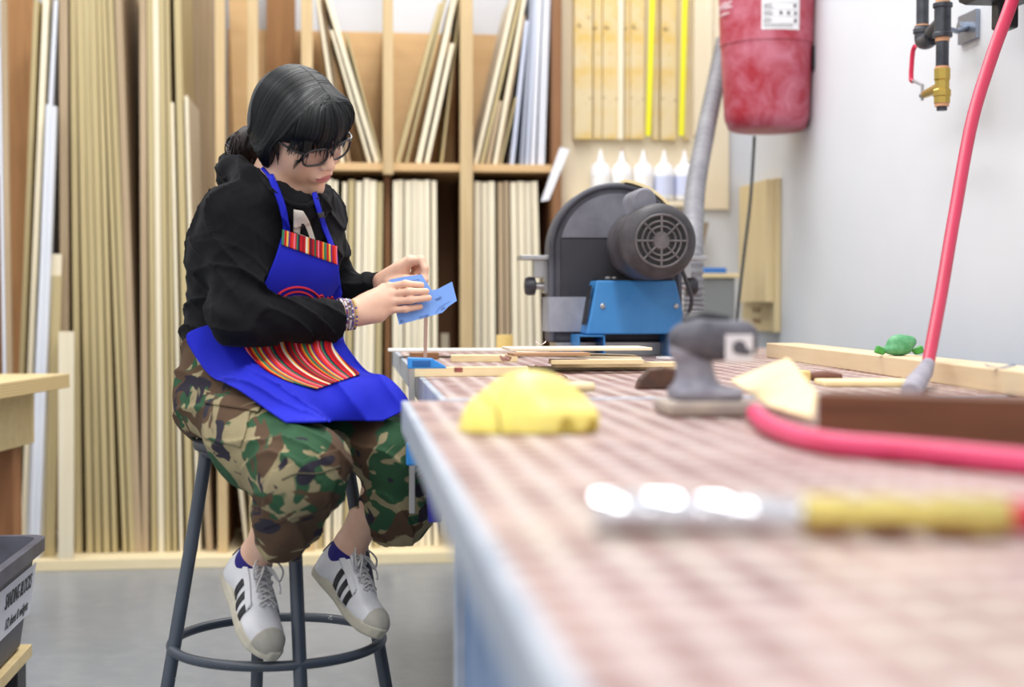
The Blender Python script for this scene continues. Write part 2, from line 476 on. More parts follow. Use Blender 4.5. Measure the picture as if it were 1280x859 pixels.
def settle():
    for it in range(60):
        moved = 0
        for i, s in enumerate(SHEETS):
            for f in FIX:
                if s['Y'] < f[5] and f[4] < s['Y'] + s['dep']:
                    p = sat(quad(s), [(f[0], f[2]), (f[1], f[2]), (f[1], f[3]), (f[0], f[3])])
                    if p > 0:
                        moved += 1; mid_ = sum(q[0] for q in quad(s)) / 4
                        s['x'] += (p + .0005) * (1 if mid_ > (f[0] + f[1]) / 2 else -1)
            for q in SHEETS[i + 1:]:
                if s['Y'] < q['Y'] + q['dep'] and q['Y'] < s['Y'] + s['dep']:
                    p = sat(quad(s), quad(q))
                    if p > 0:
                        moved += 1; p += .0006
                        for t_, sg in ((s, -1), (q, 1)):
                            room = t_['th'] - t_['th0'] * .68; cut = min(max(room, 0), p / 2)
                            t_['th'] -= cut
                            if cut < p / 2:
                                order = 1 if sum(v[0] for v in quad(q)) > sum(v[0] for v in quad(s)) else -1
                                t_['x'] += sg * order * (p / 2 - cut)
        if not moved: break
    else: print('UNSETTLED', moved)
    for s in SHEETS:
        mb = MB(); mb.box((0, s['dep'] / 2, s['H'] / 2), (s['th'], s['dep'], s['H']))
        o = mb.build(s['name'], s['mat'], bevel=.0012)
        o.location = (s['x'], s['Y'], s['z'] + abs(math.sin(s['a'])) * s['th'] / 2 + .0004); o.rotation_euler = (0, s['a'], 0)
        tag(o, s['label'], s['cat'], s['group'])
        if len(s['label'].split()) > 16: print('LONG', s['label'])

def bay(rows, what, where, group, **kw):
    cnt = {}
    for r in rows:
        xb, yb, xt, yt, wp, mat, kind = r[:7]
        extra = r[7] if len(r) > 7 else {}
        cnt[kind] = cnt.get(kind, 0) + 1
        n = sum(1 for q in rows if q[6] == kind)
        lab = (f"{ORD[cnt[kind] - 1]} from left, " if n > 1 else '') + f"{kind} {where}"
        sheet(xb, yb, xt, yt, wp, mat, lab, group, **{**kw, **extra})

T, G_, B_, P_ = W_TAN, W_GREY, W_BRD, W_PALE
# tall boards on the left, bottoms on the plinth
bay([
 (9, 690, -1, 60, 5, P_WHITE, 'white panel edge'),
 (14, 690, 4, 0, 7, W_GREY, 'greyish board'),
], '', 'at the far left end of the rack', 'sheets at the far left of the rack', dep=.03, dy=-.05)
bay([(24, 690, 22, -60, 36, B_, 'wide brown board', dict(dep=.03, dy=.50))], '', 'at the far left of the rack', 'sheets at the far left of the rack')
bay([
 (18, 690, 45, 0, 5.5, T, 'thin tan sheet leaning left'),
 (28, 690, 58, -20, 9, P_, 'pale sheet leaning left'),
 (33, 690, 69, 0, 7, P_WHITE, 'whitish sheet leaning left')], '', 'beside the brown board', 'leaning sheets at the left of the rack', dep=.42)
bay([
 (40, 690, 61, 131, 9, P_WHITE, 'bright white panel'),
 (49, 690, 70, 133, 8, P_WHITE, 'off-white panel')], '', 'leaning left of the thick tan stack', 'white panels at the left of the rack', dep=.035, dy=-.05)
bay([(81, 690, 79, -40, 10, G_, 'grey-brown upright board'),], '', 'at the left side of the thick tan stack', 'thick tan stack', dep=.4)
bay([
 (54, 690, 65, 318, 22, W_PALE, 'short pale offcut behind another', dict(dy=-.0)),
 (59, 690, 67.5, 345, 17, T, 'short tan offcut in front')], '', 'leaning before the white panels', 'short offcuts at the left of the rack', dep=.014, dy=-.018)
bay([(82, 698, 82.5, 415, 18, W_PALE, 'lowest pale offcut plank standing on the plinth')], '', 'before the tan stack', 'short offcuts at the left of the rack', dep=.022, dy=-.075)
rows = []
for i in range(5):
    rows.append((98 + i * 10.4 + (4 if i else 0), 690, 90.5 + i * 7.9, -60, 8.0 if i else 7.5, T, 'tan sheet in the thick stack'))
bay(rows, '', 'right of the low offcuts', 'thick tan stack', dep=.42)
bay([
 (156, 690, 128, -40, 7.5, T, 'tan sheet leaning right'),
 (165, 690, 136, -40, 7.0, T, 'tan sheet leaning right'),
 (173, 690, 146, -40, 8.5, G_, 'greyish sheet leaning right')], '', 'between the two tall stacks', 'leaning sheets between the stacks', dep=.42)
bay([(170, 690, 166, -60, 22, W_GREY, 'dark greyish sheet', dict(dep=.02, dy=.50))], '', 'deep between the two tall stacks', 'leaning sheets between the stacks')
rows = [(181.5, 690, 178, -60, 8, G_, 'greyish sheet')]
rows += [(193 + 8.6 * i, 690, 186.5 + 7.2 * i, -60, 7.2, T if i != 1 else P_, 'tan sheet' if i != 1 else 'pale sheet') for i in range(4)]
bay(rows, '', 'in tall stack behind the shoulder', 'second tall stack', dep=.42)
bay([(226, 690, 214.5, 128, 5, P_, 'shorter pale sheet'),
     (238, 690, 220, -60, 8, T, 'tan sheet leaning right')], '', 'at right of the stack behind the shoulder', 'second tall stack', dep=.42)
bay([(252, 690, 246, -60, 40, W_GREY, 'broad greyish plywood sheet facing the room', dict(dep=.015, dy=.50)),
     (249, 690, 233, 120, 6, P_, 'pale sheet leaning right'),
     (262, 690, 244, 300, 10, G_, 'greyish short sheet')], '', 'behind the person\'s back', 'sheets behind the person', dep=.42)
bay([(279, 690, 279, 450, 14, B_, 'brown short plank'),
     (307, 695, 283, 480, 6.5, P_, 'pale narrow sheet leaning right'),
     (324, 690, 298, 450, 9, P_, 'pale wider sheet leaning right'),
     (338, 690, 330, 450, 9, G_, 'greyish sheet'),
     (351, 690, 346, 400, 8, P_, 'pale upright sheet')], '', 'seen between the stool legs', 'sheets behind the stool', dep=.40)
bay([(322, 690, 297, -60, 30, W_PLY, 'orange-tinted plywood sheet', dict(dep=.02, dy=.50)),
     (352, 690, 351, -60, 40, W_BRD, 'brown plywood sheet', dict(dep=.02, dy=.50))], '', 'behind the person\'s head', 'sheets behind the person')
# lower middle bays
xs_ = [362, 372, 381, 391, 400, 409.5, 418.5, 427, 437, 446.5, 456, 464, 472.5]
bay([(x + (2 if i % 3 == 0 else 0) - 4 * (i > 6), 690, x + 2.5, 224 + (i * 37 % 5), 7.6, P_ if i % 4 else T, 'pale upright sheet' if i % 4 else 'tan upright sheet') for i, x in enumerate(xs_)],
    '', 'in lower bay behind the elbow', 'upright sheets in the lower middle bay')
xs_ = [491.5, 501, 510, 518.5, 526.5, 534, 542.5]
bay([(x + (i - 2) * .6, 690, x, 226 - (i % 2), 7.8 if i < 5 else 6, P_, 'pale upright sheet') for i, x in enumerate(xs_)],
    '', 'in lower bay behind the hands', 'upright sheets behind the hands')
xs_ = [597, 606, 614.5, 625.5, 633, 642, 651, 659.5, 668]
bay([(x + i * 1.1 + (3 if i == 8 else 0), 690, x, 227 + (i % 2), 7.6 if i not in (3, 4) else 6.2, P_ if i not in (3, 4) else G_, 'pale upright sheet' if i not in (3, 4) else 'greyish thin upright sheet') for i, x in enumerate(xs_)],
    '', 'in lower bay left of disc sander', 'upright sheets in the lower right bay')
bay([(556, 690, 556, 417, 10, P_, 'short pale offcut')], '', 'standing alone in dark lower bay gap', 'short offcuts in the lower bay', dep=.02, dy=.3)
# upper bays, bottoms on the shelf
zt = zs_ + .016
bay([(428, 200, 397, -5, 6.5, P_, 'pale sheet leaning left', dict(dy=.06)),
     (440, 200, 406, -5, 8, G_, 'greyish sheet leaning left', dict(dy=.12, dep=.3)),
     (459.5, 200, 412.5, 38, 5, P_, 'thin shorter sheet leaning left'),
     (469, 200, 405, -12, 9, P_, 'thick pale sheet leaning left'),
     (474.5, 200, 432, 42, 3.5, T, 'thin tan sheet leaning left', dict(dy=.03))], '', 'in upper bay beside the hair', 'leaning sheets in the upper left bay', dep=.45, zbot=zt)
bay([(498, 200, 551, 5, 8, T, 'tan sheet leaning right'),
     (508, 200, 559, -15, 4.5, T, 'thin tan sheet leaning right'),
     (524, 200, 570, -10, 6.5, P_, 'pale sheet leaning right'),
     (534.5, 200, 565.5, 55, 6.0, P_, 'pale sheet leaning right'),
     (553, 200, 577, -10, 4, T, 'last thin tan sheet leaning right', dict(dy=.09))], '', 'in upper bay above the hands', 'leaning sheets in the upper middle bay', dep=.4, zbot=zt)
bay([(596, 201, 645, -10, 5, P_, 'pale sheet leaning right'),
     (603.5, 201, 652, -10, 5, T, 'tan sheet leaning right'),
     (611, 201, 626, 127, 6, W_GREY, 'greyish short sheet leaning right'),
     (619.5, 201, 657, -10, 6, P_, 'pale sheet leaning right'),
     (627.5, 201, 660, 20, 4.5, G_, 'greyish thin sheet leaning right'),
     (633, 201, 651, 122, 3.5, T, 'short tan sheet leaning right'),
     (641, 201, 659, 26, 7, P_BLUE, 'bluish white panel leaning right'),
     (650, 201, 663, -10, 7, P_GREY, 'grey panel leaning right'),
     (657, 201, 668, -10, 6, P_BLUE, 'bluish white panel leaning right'),
     (666, 201, 675, -10, 8.5, P_WHITE, 'bright white panel leaning right'),
     (676.5, 201, 684, -10, 9, P_WHITE, 'bright white panel leaning right')], '', 'in upper bay above the sander', 'leaning panels in the upper right bay', dep=.42, zbot=zt)

settle()
# ------------------------------------------------------------------ work benches (perforated tops)
ZT = .855
t = NT('perforated_dusty_top'); v = t.coord('Object', (1, 1, 1))
sep = t.n.new('ShaderNodeSeparateXYZ'); t.link(v, sep.inputs[0])
def cell(out, pitch):
    a = t.add('ShaderNodeMath', _operation='MULTIPLY'); t.link(out, a.inputs[0]); a.inputs[1].default_value = 1 / pitch
    b = t.add('ShaderNodeMath', _operation='FRACT'); t.link(a.outputs[0], b.inputs[0])
    c = t.add('ShaderNodeMath', _operation='SUBTRACT'); t.link(b.outputs[0], c.inputs[0]); c.inputs[1].default_value = .5
    d = t.add('ShaderNodeMath', _operation='MULTIPLY'); t.link(c.outputs[0], d.inputs[0]); t.link(c.outputs[0], d.inputs[1]); return d.outputs[0]
cx, cy = cell(sep.outputs[0], .038), cell(sep.outputs[1], .045)
ad = t.add('ShaderNodeMath', _operation='ADD'); t.link(cx, ad.inputs[0]); t.link(cy, ad.inputs[1])
sq = t.add('ShaderNodeMath', _operation='SQRT'); t.link(ad.outputs[0], sq.inputs[0])
hole = t.ramp(sq.outputs[0], [(.33, (1, 1, 1, 1)), (.43, (0, 0, 0, 1))])
nz = t.noise(v, 7, 4, .6); nz2 = t.noise(v, 3.2, 3, .6)
dust = t.ramp(nz2, [(.32, srgb((168, 146, 143))), (.5, srgb((184, 167, 163))), (.68, srgb((186, 174, 160)))])
holec = t.ramp(nz, [(.38, srgb((104, 50, 46))), (.64, srgb((172, 140, 132)))])
t.link(t.mix(hole, dust, holec), t.b.inputs['Base Color'])
t.b.inputs['Roughness'].default_value = .45; t.b.inputs['Specular IOR Level'].default_value = .35
PERF = t.m
BLUE_STEEL = M('blue_grey_painted_steel', (96, 124, 164), .45, col2=(126, 150, 184), nscale=5, bump=.03)
PALE_STEEL = M('pale_steel_edge', (148, 160, 176), .45, col2=(182, 188, 198), nscale=9)

def bench(name, label, x0, x1, y0, y1, rim, body_in, leg_x, h_body):
    b = thing(name, ((x0 + x1) / 2, (y0 + y1) / 2, 0), label, 'workbench')
    cx, cy, w, l = (x0 + x1) / 2, (y0 + y1) / 2, x1 - x0, y1 - y0
    MB().box((cx, cy, ZT - .006), (w - .02, l - .02, .012)).build('perforated_top', PERF, b, bevel=.002)
    mb = MB()
    for (px, py, sx, sy) in ((x0 + .006, cy, .012, l), (x1 - .006, cy, .012, l), (cx, y0 + .006, w - .024, .012), (cx, y1 - .006, w - .024, .012)):
        mb.box((px, py, ZT - rim / 2 - .0005), (sx, sy, rim))
    mb.build('rim', PALE_STEEL, b, bevel=.002)
    MB().box((cx + body_in / 2, cy, ZT - .014 - h_body / 2), (w - body_in - .04, l - .06, h_body)).build('tray', BLUE_STEEL, b, bevel=.004)
    for lx in leg_x:
        for ly in (y0 + .1, y1 - .1):
            MB().box((lx, ly, (ZT - .014 - h_body) / 2), (.06, .06, ZT - .014 - h_body)).build('leg', BLUE_STEEL, b, bevel=.003)
    return b
nb = bench('downdraft_bench', 'near work bench with pink dusty perforated top and blue-grey steel cabinet', .078, 1.30, .22, 2.10, .045, .07, (), .815)
MB().box((.168, 2.062, .42), (.03, .02, .80)).build('reflection_strip', PALE_STEEL, nb, bevel=.003)  # paler strip standing in for a reflection along the cabinet corner
MB().box((.70, 1.2, .02), (1.0, 1.7, .04)).build('foot_rail', BLUE_STEEL, nb)
fb = bench('downdraft_bench', 'far work bench beyond it with perforated top, carrying the disc sander', .137, 1.40, 2.13, 4.42, .05, .25, (.44, 1.34), .16)

# ------------------------------------------------------------------ things lying on the benches
W_LIGHT = wood('light_scrap_wood', (228, 204, 152), (240, 222, 178), (3, 18, 18), 2, tint=.06)
W_WHITE = wood('thin_birch_wood', (236, 220, 188), (244, 233, 208), (3, 18, 18), 2, tint=.04)
def flat(name, px, py, z0, size, yaw, mat, label, cat='scrap wood', group='wood scraps on the bench', bevel=.0008, tilt=(0, 0), z_at=None):
    """a flat piece whose centre shows at px,py and whose underside is at z0"""
    c = onZ(px, py, (z0 if z_at is None else z_at) + size[2])
    o = MB().box((0, 0, size[2] / 2), size).build(name, mat, bevel=bevel)
    o.location = (c[0], c[1], z0 + .0003); o.rotation_euler = (tilt[0], tilt[1], yaw)
    return tag(o, label, cat, group)
flat('wooden_strip', 760, 458, ZT, (.40, .055, .007), .02, W_WHITE, 'longest thin pale sheet at the very bottom of the sheet pile')
flat('wooden_strip', 770, 453, ZT + .008, (.27, .05, .010), .03, W_LIGHT, 'thick pale strip second from the bottom of the sheet pile')
flat('wooden_strip', 745, 449.5, ZT + .019, (.19, .05, .009), -.03, W_LIGHT, 'short strip third from the bottom of the sheet pile')
flat('thin_wood_sheet', 722, 443, ZT + .029, (.26, .14, .005), -.10, W_WHITE, 'thin birch sheet in the upper half of the sheet pile', tilt=(0, .03))
flat('thin_wood_sheet', 720, 434, ZT + .044, (.30, .13, .006), .03, W_WHITE, 'topmost thin birch sheet of the sheet pile')
flat('wooden_block', 686, 441, ZT + .036, (.16, .06, .006), .12, wood('brownish_scrap_wood', (168, 128, 96), (190, 150, 114), (3, 18, 18), 2), 'brownish strip under the topmost sheet of the pile')
flat('wooden_block', 605, 444, ZT, (.16, .06, .016), -.02, W_LIGHT, 'pale block carrying the thin grey-white sheet')
flat('wooden_block', 530, 441, ZT, (.07, .06, .016), .05, W_BROWN, 'dark block under the left end of the thin grey-white sheet')
flat('thin_wood_sheet', 570, 436.5, ZT + .0165, (.36, .16, .004), -.03, M('grey_white_sheet', (214, 208, 200), .6, col2=(226, 221, 212), nscale=4), 'thin grey-white sheet overhanging the left bench edge')
s_ = flat('wooden_stick', 586, 459, ZT, (.235, .022, .018), .07, W_LIGHT, 'square pale wooden stick held down by the blue clamp')
flat('wooden_disc', 722, 478, ZT, (.05, .045, .014), .2, W_LIGHT, 'small pale block just behind the yellow dome', bevel=.006)
flat('thin_wood_sheet', 1085, 475, ZT, (.17, .09, .010), -.12, W_LIGHT, 'pale offcut behind the dark brown beam', bevel=.003)
o = MB().cyl((0, 0, 0), (0, 0, .045), .026, .026, 24).build('dowel_plug', M('yellow_wood_dowel', (232, 206, 128), .6), smooth=True)
p = onZ(631, 437.3, ZT); o.location = (p[0], p[1], ZT + .0003); tag(o, 'stubby yellow wooden dowel standing left of the sheet pile', 'dowel')
# small brown-handled brush
p = onZ(1020, 479, ZT); br = thing('brush', (p[0], p[1], ZT), 'small brush with brown handle behind the brown beam', 'brush')
MB().tube([p + A(-.012, 0, .012), p + A(.02, .005, .012), p + A(.05, .012, .011)], [.008, .010, .006], 12).build('handle', M('brown_handle', (120, 78, 62), .45), br, smooth=True)
MB().box(p + A(-.030, 0, .012), (.036, .022, .022)).build('bristles', M('cream_bristles', (222, 196, 132), .8, bump=.4, bscale=300), br, bevel=.004)

def curl(name, px, py, w, l, h, col, label, cat, group=None, z=ZT, yaw=0, wav=1.0, n=10):
    """a curled scrap of thin material: a bent strip with thickness"""
    c = onZ(px, py, z); vs = []; m = MB()
    top = []
    for i in range(n + 1):
        for j in range(5):
            u, q = i / n - .5, j / 4 - .5
            x = u * w; y = q * l * (1 - .5 * abs(u)); zz = h * (1.2 * abs(u) ** 1.3 * (1 + q * .6) if wav > 0 else (.5 - 2 * u * u) * (1 - q * q)) + .0015
            ca, sa = math.cos(yaw), math.sin(yaw)
            top.append(c + A(x * ca - y * sa, x * sa + y * ca, max(zz, .0012)))
    v = np.array(top); o = raw_mesh(name, v, grid_faces(n + 1, 5), col, loc=(c[0], c[1], z))
    s = o.modifiers.new('Solid', 'SOLIDIFY'); s.thickness = .0012; s.offset = 0
    return tag(o, label, cat, group)
LEATH = M('dark_brown_leather', (62, 44, 38), .6, col2=(94, 60, 40), nscale=30, bump=.2)
RUST = M('red_brown_scrap', (128, 62, 52), .6, col2=(166, 96, 84), nscale=40)
PINKP = M('pinkish_paper', (214, 170, 158), .7, col2=(228, 190, 178), nscale=20)
c = onZ(826, 487, ZT)
o = MB().prism([c + A(x, 0, z) for x, z in ((-.040, .0006), (-.034, .016), (-.018, .033), (.006, .036), (.030, .031), (.043, .026), (.040, .004), (.010, .0006))], (0, .030, 0)).build('leather_scrap', LEATH, loc=A(c[0], c[1], ZT), bevel=.003)
tag(o, 'dark brown folded scrap left of the grey air sander', 'scrap')
curl('sandpaper_scrap', 611, 466, .05, .035, .024, PINKP, 'pinkish curled sandpaper scrap behind the yellow dome', 'scrap', 'curled sandpaper scraps', yaw=.2)
curl('sandpaper_scrap', 624, 468, .03, .02, .022, RUST, 'rust red curled scrap behind the yellow dome', 'scrap', 'curled sandpaper scraps', yaw=-.4)
curl('sandpaper_scrap', 697, 473, .036, .02, .016, RUST, 'rust red scrap right behind the top of the yellow dome', 'scrap', 'curled sandpaper scraps', yaw=.1, wav=-1)
curl('sandpaper_scrap', 632, 452, .025, .02, .02, PINKP, 'small pink scrap standing on the pale stick', 'scrap', 'curled sandpaper scraps', z=ZT + .019, yaw=.9)
curl('wood_shaving', 676, 432, .022, .014, .014, M('grey_shaving', (196, 180, 172), .7), 'grey shaving lying on the topmost sheet of the pile', 'scrap', z=ZT + .051, yaw=-.2)
curl('blue_scrap', 742, 458, .026, .014, .010, M('blue_scrap_paper', (78, 110, 176), .6), 'small torn blue scrap before the sheet pile', 'scrap', z=ZT + .0085, yaw=.2)
curl('paper_scrap', 667, 462, .03, .016, .012, M('tan_scrap', (214, 176, 120), .7), 'tan scrap at the left foot of the sheet pile', 'scrap', yaw=.8)
flat('wood_chip', 573, 459.5, ZT + .0185, (.012, .012, .009), .4, RUST, 'tiny reddish chip on the pale stick', 'chip', None)
flat('paper_slip', 846, 446, ZT, (.10, .035, .006), .1, M('white_slip', (238, 236, 236), .6), 'white slip beside the disc sander foot', 'paper', None)

# rails of wood along the back of the bench
a, b = onZ(958, 447, ZT), onZ(1290, 498, ZT)
dr = b - a; ln = float(np.hypot(dr[0], dr[1])); ang = math.atan2(dr[1], dr[0])
o = MB().box((ln / 2, .045, .019), (ln, .09, .038)).build('wooden_rail', wood('pine_rail', (226, 200, 160), (238, 216, 180), (1.2, 18, 18), 2), bevel=.002)
o.location = (a[0], a[1], ZT + .0003); o.rotation_euler = (0, 0, ang)
tag(o, 'long pale pine board lying along the wall side of the bench', 'board')
# green scrap toy
p = onZ(1127, 445, ZT + .0385) + A(.0, .01, 0)
gt = thing('green_figure', (p[0], p[1], ZT + .0385), 'small green crumpled rubbery lump on the pine board by the wall', 'toy')
GR = M('green_rubber', (104, 172, 124), .45, col2=(60, 140, 84), nscale=60)
def f_green(q):
    q = q - A(p[0], p[1], ZT + .0385)
    d = smin(sd_ell(q, A(0, 0, .022), A(.027, .020, .021)), sd_ell(q, A(.018, -.006, .028), A(.014, .012, .012)), .006)
    return smin(d, sd_ell(q, A(-.006, .0, .012), A(.03, .02, .011)), .006)
field_obj('body', f_green, p - A(.06, .04, .005), p + A(.06, .04, .07), .003, GR, gt)
for s in (-1, 1):
    m = MB(); m.prism([A(p[0] + s * .024, p[1] - .004, ZT + .050), A(p[0] + s * .046, p[1] - .004, ZT + .060), A(p[0] + s * .052, p[1] - .004, ZT + .045), A(p[0] + s * .034, p[1] - .004, ZT + .0395)], (0, .012, 0))
    m.build('flap', M('green_flap', (72, 160, 66), .5), gt, bevel=.003)
p = onZ(1248, 463, ZT + .0385)
curl('grey_scrap', 1250, 461, .05, .012, .010, M('grey_blue_scrap', (120, 126, 144), .5), 'small grey scrap on the pine board at the right', 'scrap', z=ZT + .0385)

# ------------------------------------------------------------------ yellow dome
yc = onZ(668, 541, ZT); yc = A(yc[0], yc[1], ZT)
YEL = M('yellow_plastic', (240, 222, 104), .42, col2=(244, 230, 128), nscale=10)
yaw_ = .12; RY = np.array([[math.cos(yaw_), -math.sin(yaw_), 0], [math.sin(yaw_), math.cos(yaw_), 0], [0, 0, 1]])
def f_dome(q):
    q = (q - yc) @ RY
    d = sd_ell(q, A(.004, .03, -.004), A(.073, .058, .072))
    d = smin(d, sd_ell(q, A(-.052, .03, -.006), A(.026, .045, .040)), .02)
    d = smin(d, sd_box(q, A(.032, .0, .014), A(.036, .035, .016), rd=.012), .02)
    seam = np.abs(np.linalg.norm((q - A(.03, .03, -.01)) * A(1, .6, .9), axis=1) - .082) - .0012
    d = smax(d, -np.maximum(seam, -(q[:, 0] + .02) * -1), .002) if False else np.where(q[:, 0] < -.022, np.maximum(d, -np.maximum(seam, -d - .0025)), d)
    n1 = sd_ell(q, A(.028, -.034, .002), A(.009, .012, .016)); n2 = sd_ell(q, A(.058, -.030, .002), A(.006, .012, .014))
    d = smax(d, -np.minimum(n1, n2), .004)
    return np.maximum(d, .0006 - q[:, 2])
dm = field_obj('yellow_dome', f_dome, yc - A(.1, .06, .005), yc + A(.1, .13, .085), .002, YEL, loc=yc)
tag(dm, 'rounded yellow plastic dome on the near bench top', 'sanding block')

# ------------------------------------------------------------------ grey pneumatic sander
sp = onZ(890, 521, ZT); sp = A(sp[0], sp[1] + .03, ZT)
sd = thing('air_sander', sp, 'grey dusty palm air sander with rectangular pad on the bench', 'sander')
DUSTG = M('dusty_dark_rubber', (58, 58, 68), .7, col2=(104, 102, 112), nscale=22, bump=.1)
DUSTL = M('dusty_grey_metal', (112, 112, 126), .5, col2=(160, 158, 170), nscale=16)
PADM = M('dusty_pad', (176, 162, 150), .8, col2=(150, 138, 132), nscale=18)
f = lambda q: sd_box(q - sp, A(-.004, 0, .0105), A(.056, .05, .0095), rd=.006)
field_obj('pad', f, sp - A(.08, .07, .003), sp + A(.08, .07, .03), .003, PADM, sd)
f = lambda q: smin(smin(sd_box(q - sp, A(-.002, 0, .028), A(.044, .036, .0075), rd=.007), sd_cap(q - sp, A(-.012, 0, .03), A(-.018, 0, .085), .027, .022), .02), sd_ell(q - sp, A(-.03, 0, .085), A(.018, .02, .016)), .012)
field_obj('housing', f, sp - A(.07, .06, 0), sp + A(.07, .06, .12), .003, DUSTL, sd)
f = lambda q: smin(sd_box(q - sp, A(.018, 0, .096), A(.046, .032, .026), rd=.020), sd_ell(q - sp, A(-.016, 0, .098), A(.034, .034, .024)), .012)
field_obj('palm_grip', f, sp + A(-.08, -.06, .05), sp + A(.09, .06, .14), .003, DUSTG, sd)
MB().tube([sp + A(-.03, 0, .122), sp + A(-.005, 0, .127), sp + A(.03, 0, .123)], [.005, .008, .005], 10).build('lever', M('black_lever', (38, 38, 44), .4), sd, smooth=True)
m = MB(); m.box(sp + A(.034, -.0328, .087), (.036, .0012, .034)); m.build('label_plate', M('white_decal', (216, 214, 220), .5), sd, bevel=.002)
m = MB(); m.cyl(sp + A(.034, -.0332, .088), sp + A(.034, -.0345, .088), .009, .009, 16); m.box(sp + A(.043, -.0338, .082), (.012, .001, .008))
m.build('label_mark', DUSTG, sd)

# ------------------------------------------------------------------ hoses
HOSE = M('pink_red_rubber', (222, 74, 120), .45, col2=(210, 56, 98), nscale=6)
HOSE_R = M('red_rubber', (196, 28, 58), .45)
hz = ZT + .0116
pts = [onZ(x, y, hz) for x, y in ((944, 517), (962, 532), (998, 546), (1050, 556), (1120, 562), (1200, 570), (1290, 579), (1420, 590))]
MB().tube(crom(pts, 60), .0112, 16).build('air_hose', HOSE, smooth=True, loc=onZ(1050, 560, ZT))
tag(bpy.data.objects['air_hose'], 'pink air hose lying on the bench from the grey sander to the right', 'hose')
ends = [(1275, -30, 3.15), (1262, 10, 3.1), (1240, 70, 3.0), (1215, 152, 2.9), (1193, 270, 2.75), (1176, 370, 2.6), (1160, 455, 2.45)]
pts = [J(x, y, d) for x, y, d in ends]
vh = thing('hanging_air_hose', onZ(1143, 487, ZT), 'pink hose hanging from the wall reel down to the bench', 'hose')
MB().tube(crom(pts, 70), [.0150 - .004 * i / 69 for i in range(70)], 16).build('tube', M('hanging_red_rubber', (186, 36, 76), .45, col2=(176, 30, 64), nscale=5), vh, smooth=True)
e = onZ(1137, 490, ZT + .015)
MB().tube([J(1160, 455, 2.45), J(1155, 466, 2.42), e + .3 * (J(1155, 466, 2.42) - e), e], [.0115, .015, .0165, .013], 16).build('grey_boot', M('grey_rubber_boot', (134, 130, 142), .7, col2=(170, 166, 176), nscale=30), vh, smooth=True)

# ------------------------------------------------------------------ coupling in the foreground
CHR = M('chrome', (226, 228, 236), .13, 1.0); BRASS = M('brass', (214, 194, 116), .28, 1.0)
rz = ZT + .0135
g0, g1 = onZ(742, 641, rz), onZ(1262, 647, rz)
ax = g1 - g0; L_ = float(np.linalg.norm(ax)); ax = ax / L_
bg = thing('air_coupling', onZ(1000, 660, ZT), 'chrome and brass air coupling on a red hose in the near foreground', 'coupling')
k = L_ / 520.
MB().lathe(g0, ax, [(0, .0095), (2 * k, .0128), (60 * k, .0130), (66 * k, .0118), (74 * k, .0128), (108 * k, .0128), (114 * k, .0105), (130 * k, .0096)], 24).build('chrome_plug', CHR, bg, smooth=True)
MB().lathe(g0, ax, [(131 * k, .0096), (140 * k, .0112), (170 * k, .0115), (174 * k, .0095), (186 * k, .0095), (190 * k, .0112), (222 * k, .0112), (230 * k, .0095), (262 * k, .0090)], 24).build('chrome_sleeve', CHR, bg, smooth=True)
MB().lathe(g0, ax, [(263 * k, .0105), (266 * k, .0125), (318 * k, .0125), (322 * k, .0105), (340 * k, .0105), (344 * k, .0122), (390 * k, .0122), (394 * k, .0104), (420 * k, .0104), (424 * k, .0128), (512 * k, .0128), (519 * k, .0112)], 8).build('brass_fitting', BRASS, bg, smooth=True, sharp=25)
h0 = g0 + ax * 519 * k
MB().tube(crom([h0, h0 + ax * .05, h0 + ax * .14 + A(0, -.01, 0), h0 + ax * .3 + A(0, -.03, 0)], 20), .0105, 16).build('red_hose', HOSE_R, bg, smooth=True)

# ------------------------------------------------------------------ brown beam and plywood scrap
b0 = onZ(1021, 558, ZT); b1 = onZ(1330, 572, ZT)
dv = b1 - b0; ln = float(np.linalg.norm(dv)); an = math.atan2(dv[1], dv[0])
o = MB().box((ln / 2, .03, .0265), (ln, .06, .053)).build('hardwood_beam', wood('dark_hardwood', (92, 58, 40), (120, 79, 55), (1.0, 16, 22), 3, .5, tint=.02), bevel=.0012)
o.location = (b0[0], b0[1], ZT + .0003); o.rotation_euler = (0, 0, an)
tag(o, 'dark brown hardwood beam lying on the bench behind the pink hose', 'beam')
pl = [J(915, 478, 2.03), J(985, 449, 1.96), J(996, 462, 1.90), J(1019, 488, 1.62), J(1019, 531, 1.50), J(966, 512, 1.68)]
pm = sum(pl) / 6
nrm = np.linalg.svd(np.array(pl) - pm)[2][2]; nrm = nrm * (1 if nrm[1] > 0 else -1)
pl = [q - nrm * ((q - pm) @ nrm) for q in pl]
o = MB().prism(pl, nrm * .005).build('plywood_scrap', wood('bright_plywood_scrap', (232, 206, 158), (242, 220, 178), (4, 14, 14), 2), loc=A(pm[0], pm[1], ZT), bevel=.0006)
tag(o, 'bright pointed plywood scrap leaning against the left end of the brown beam', 'scrap wood')

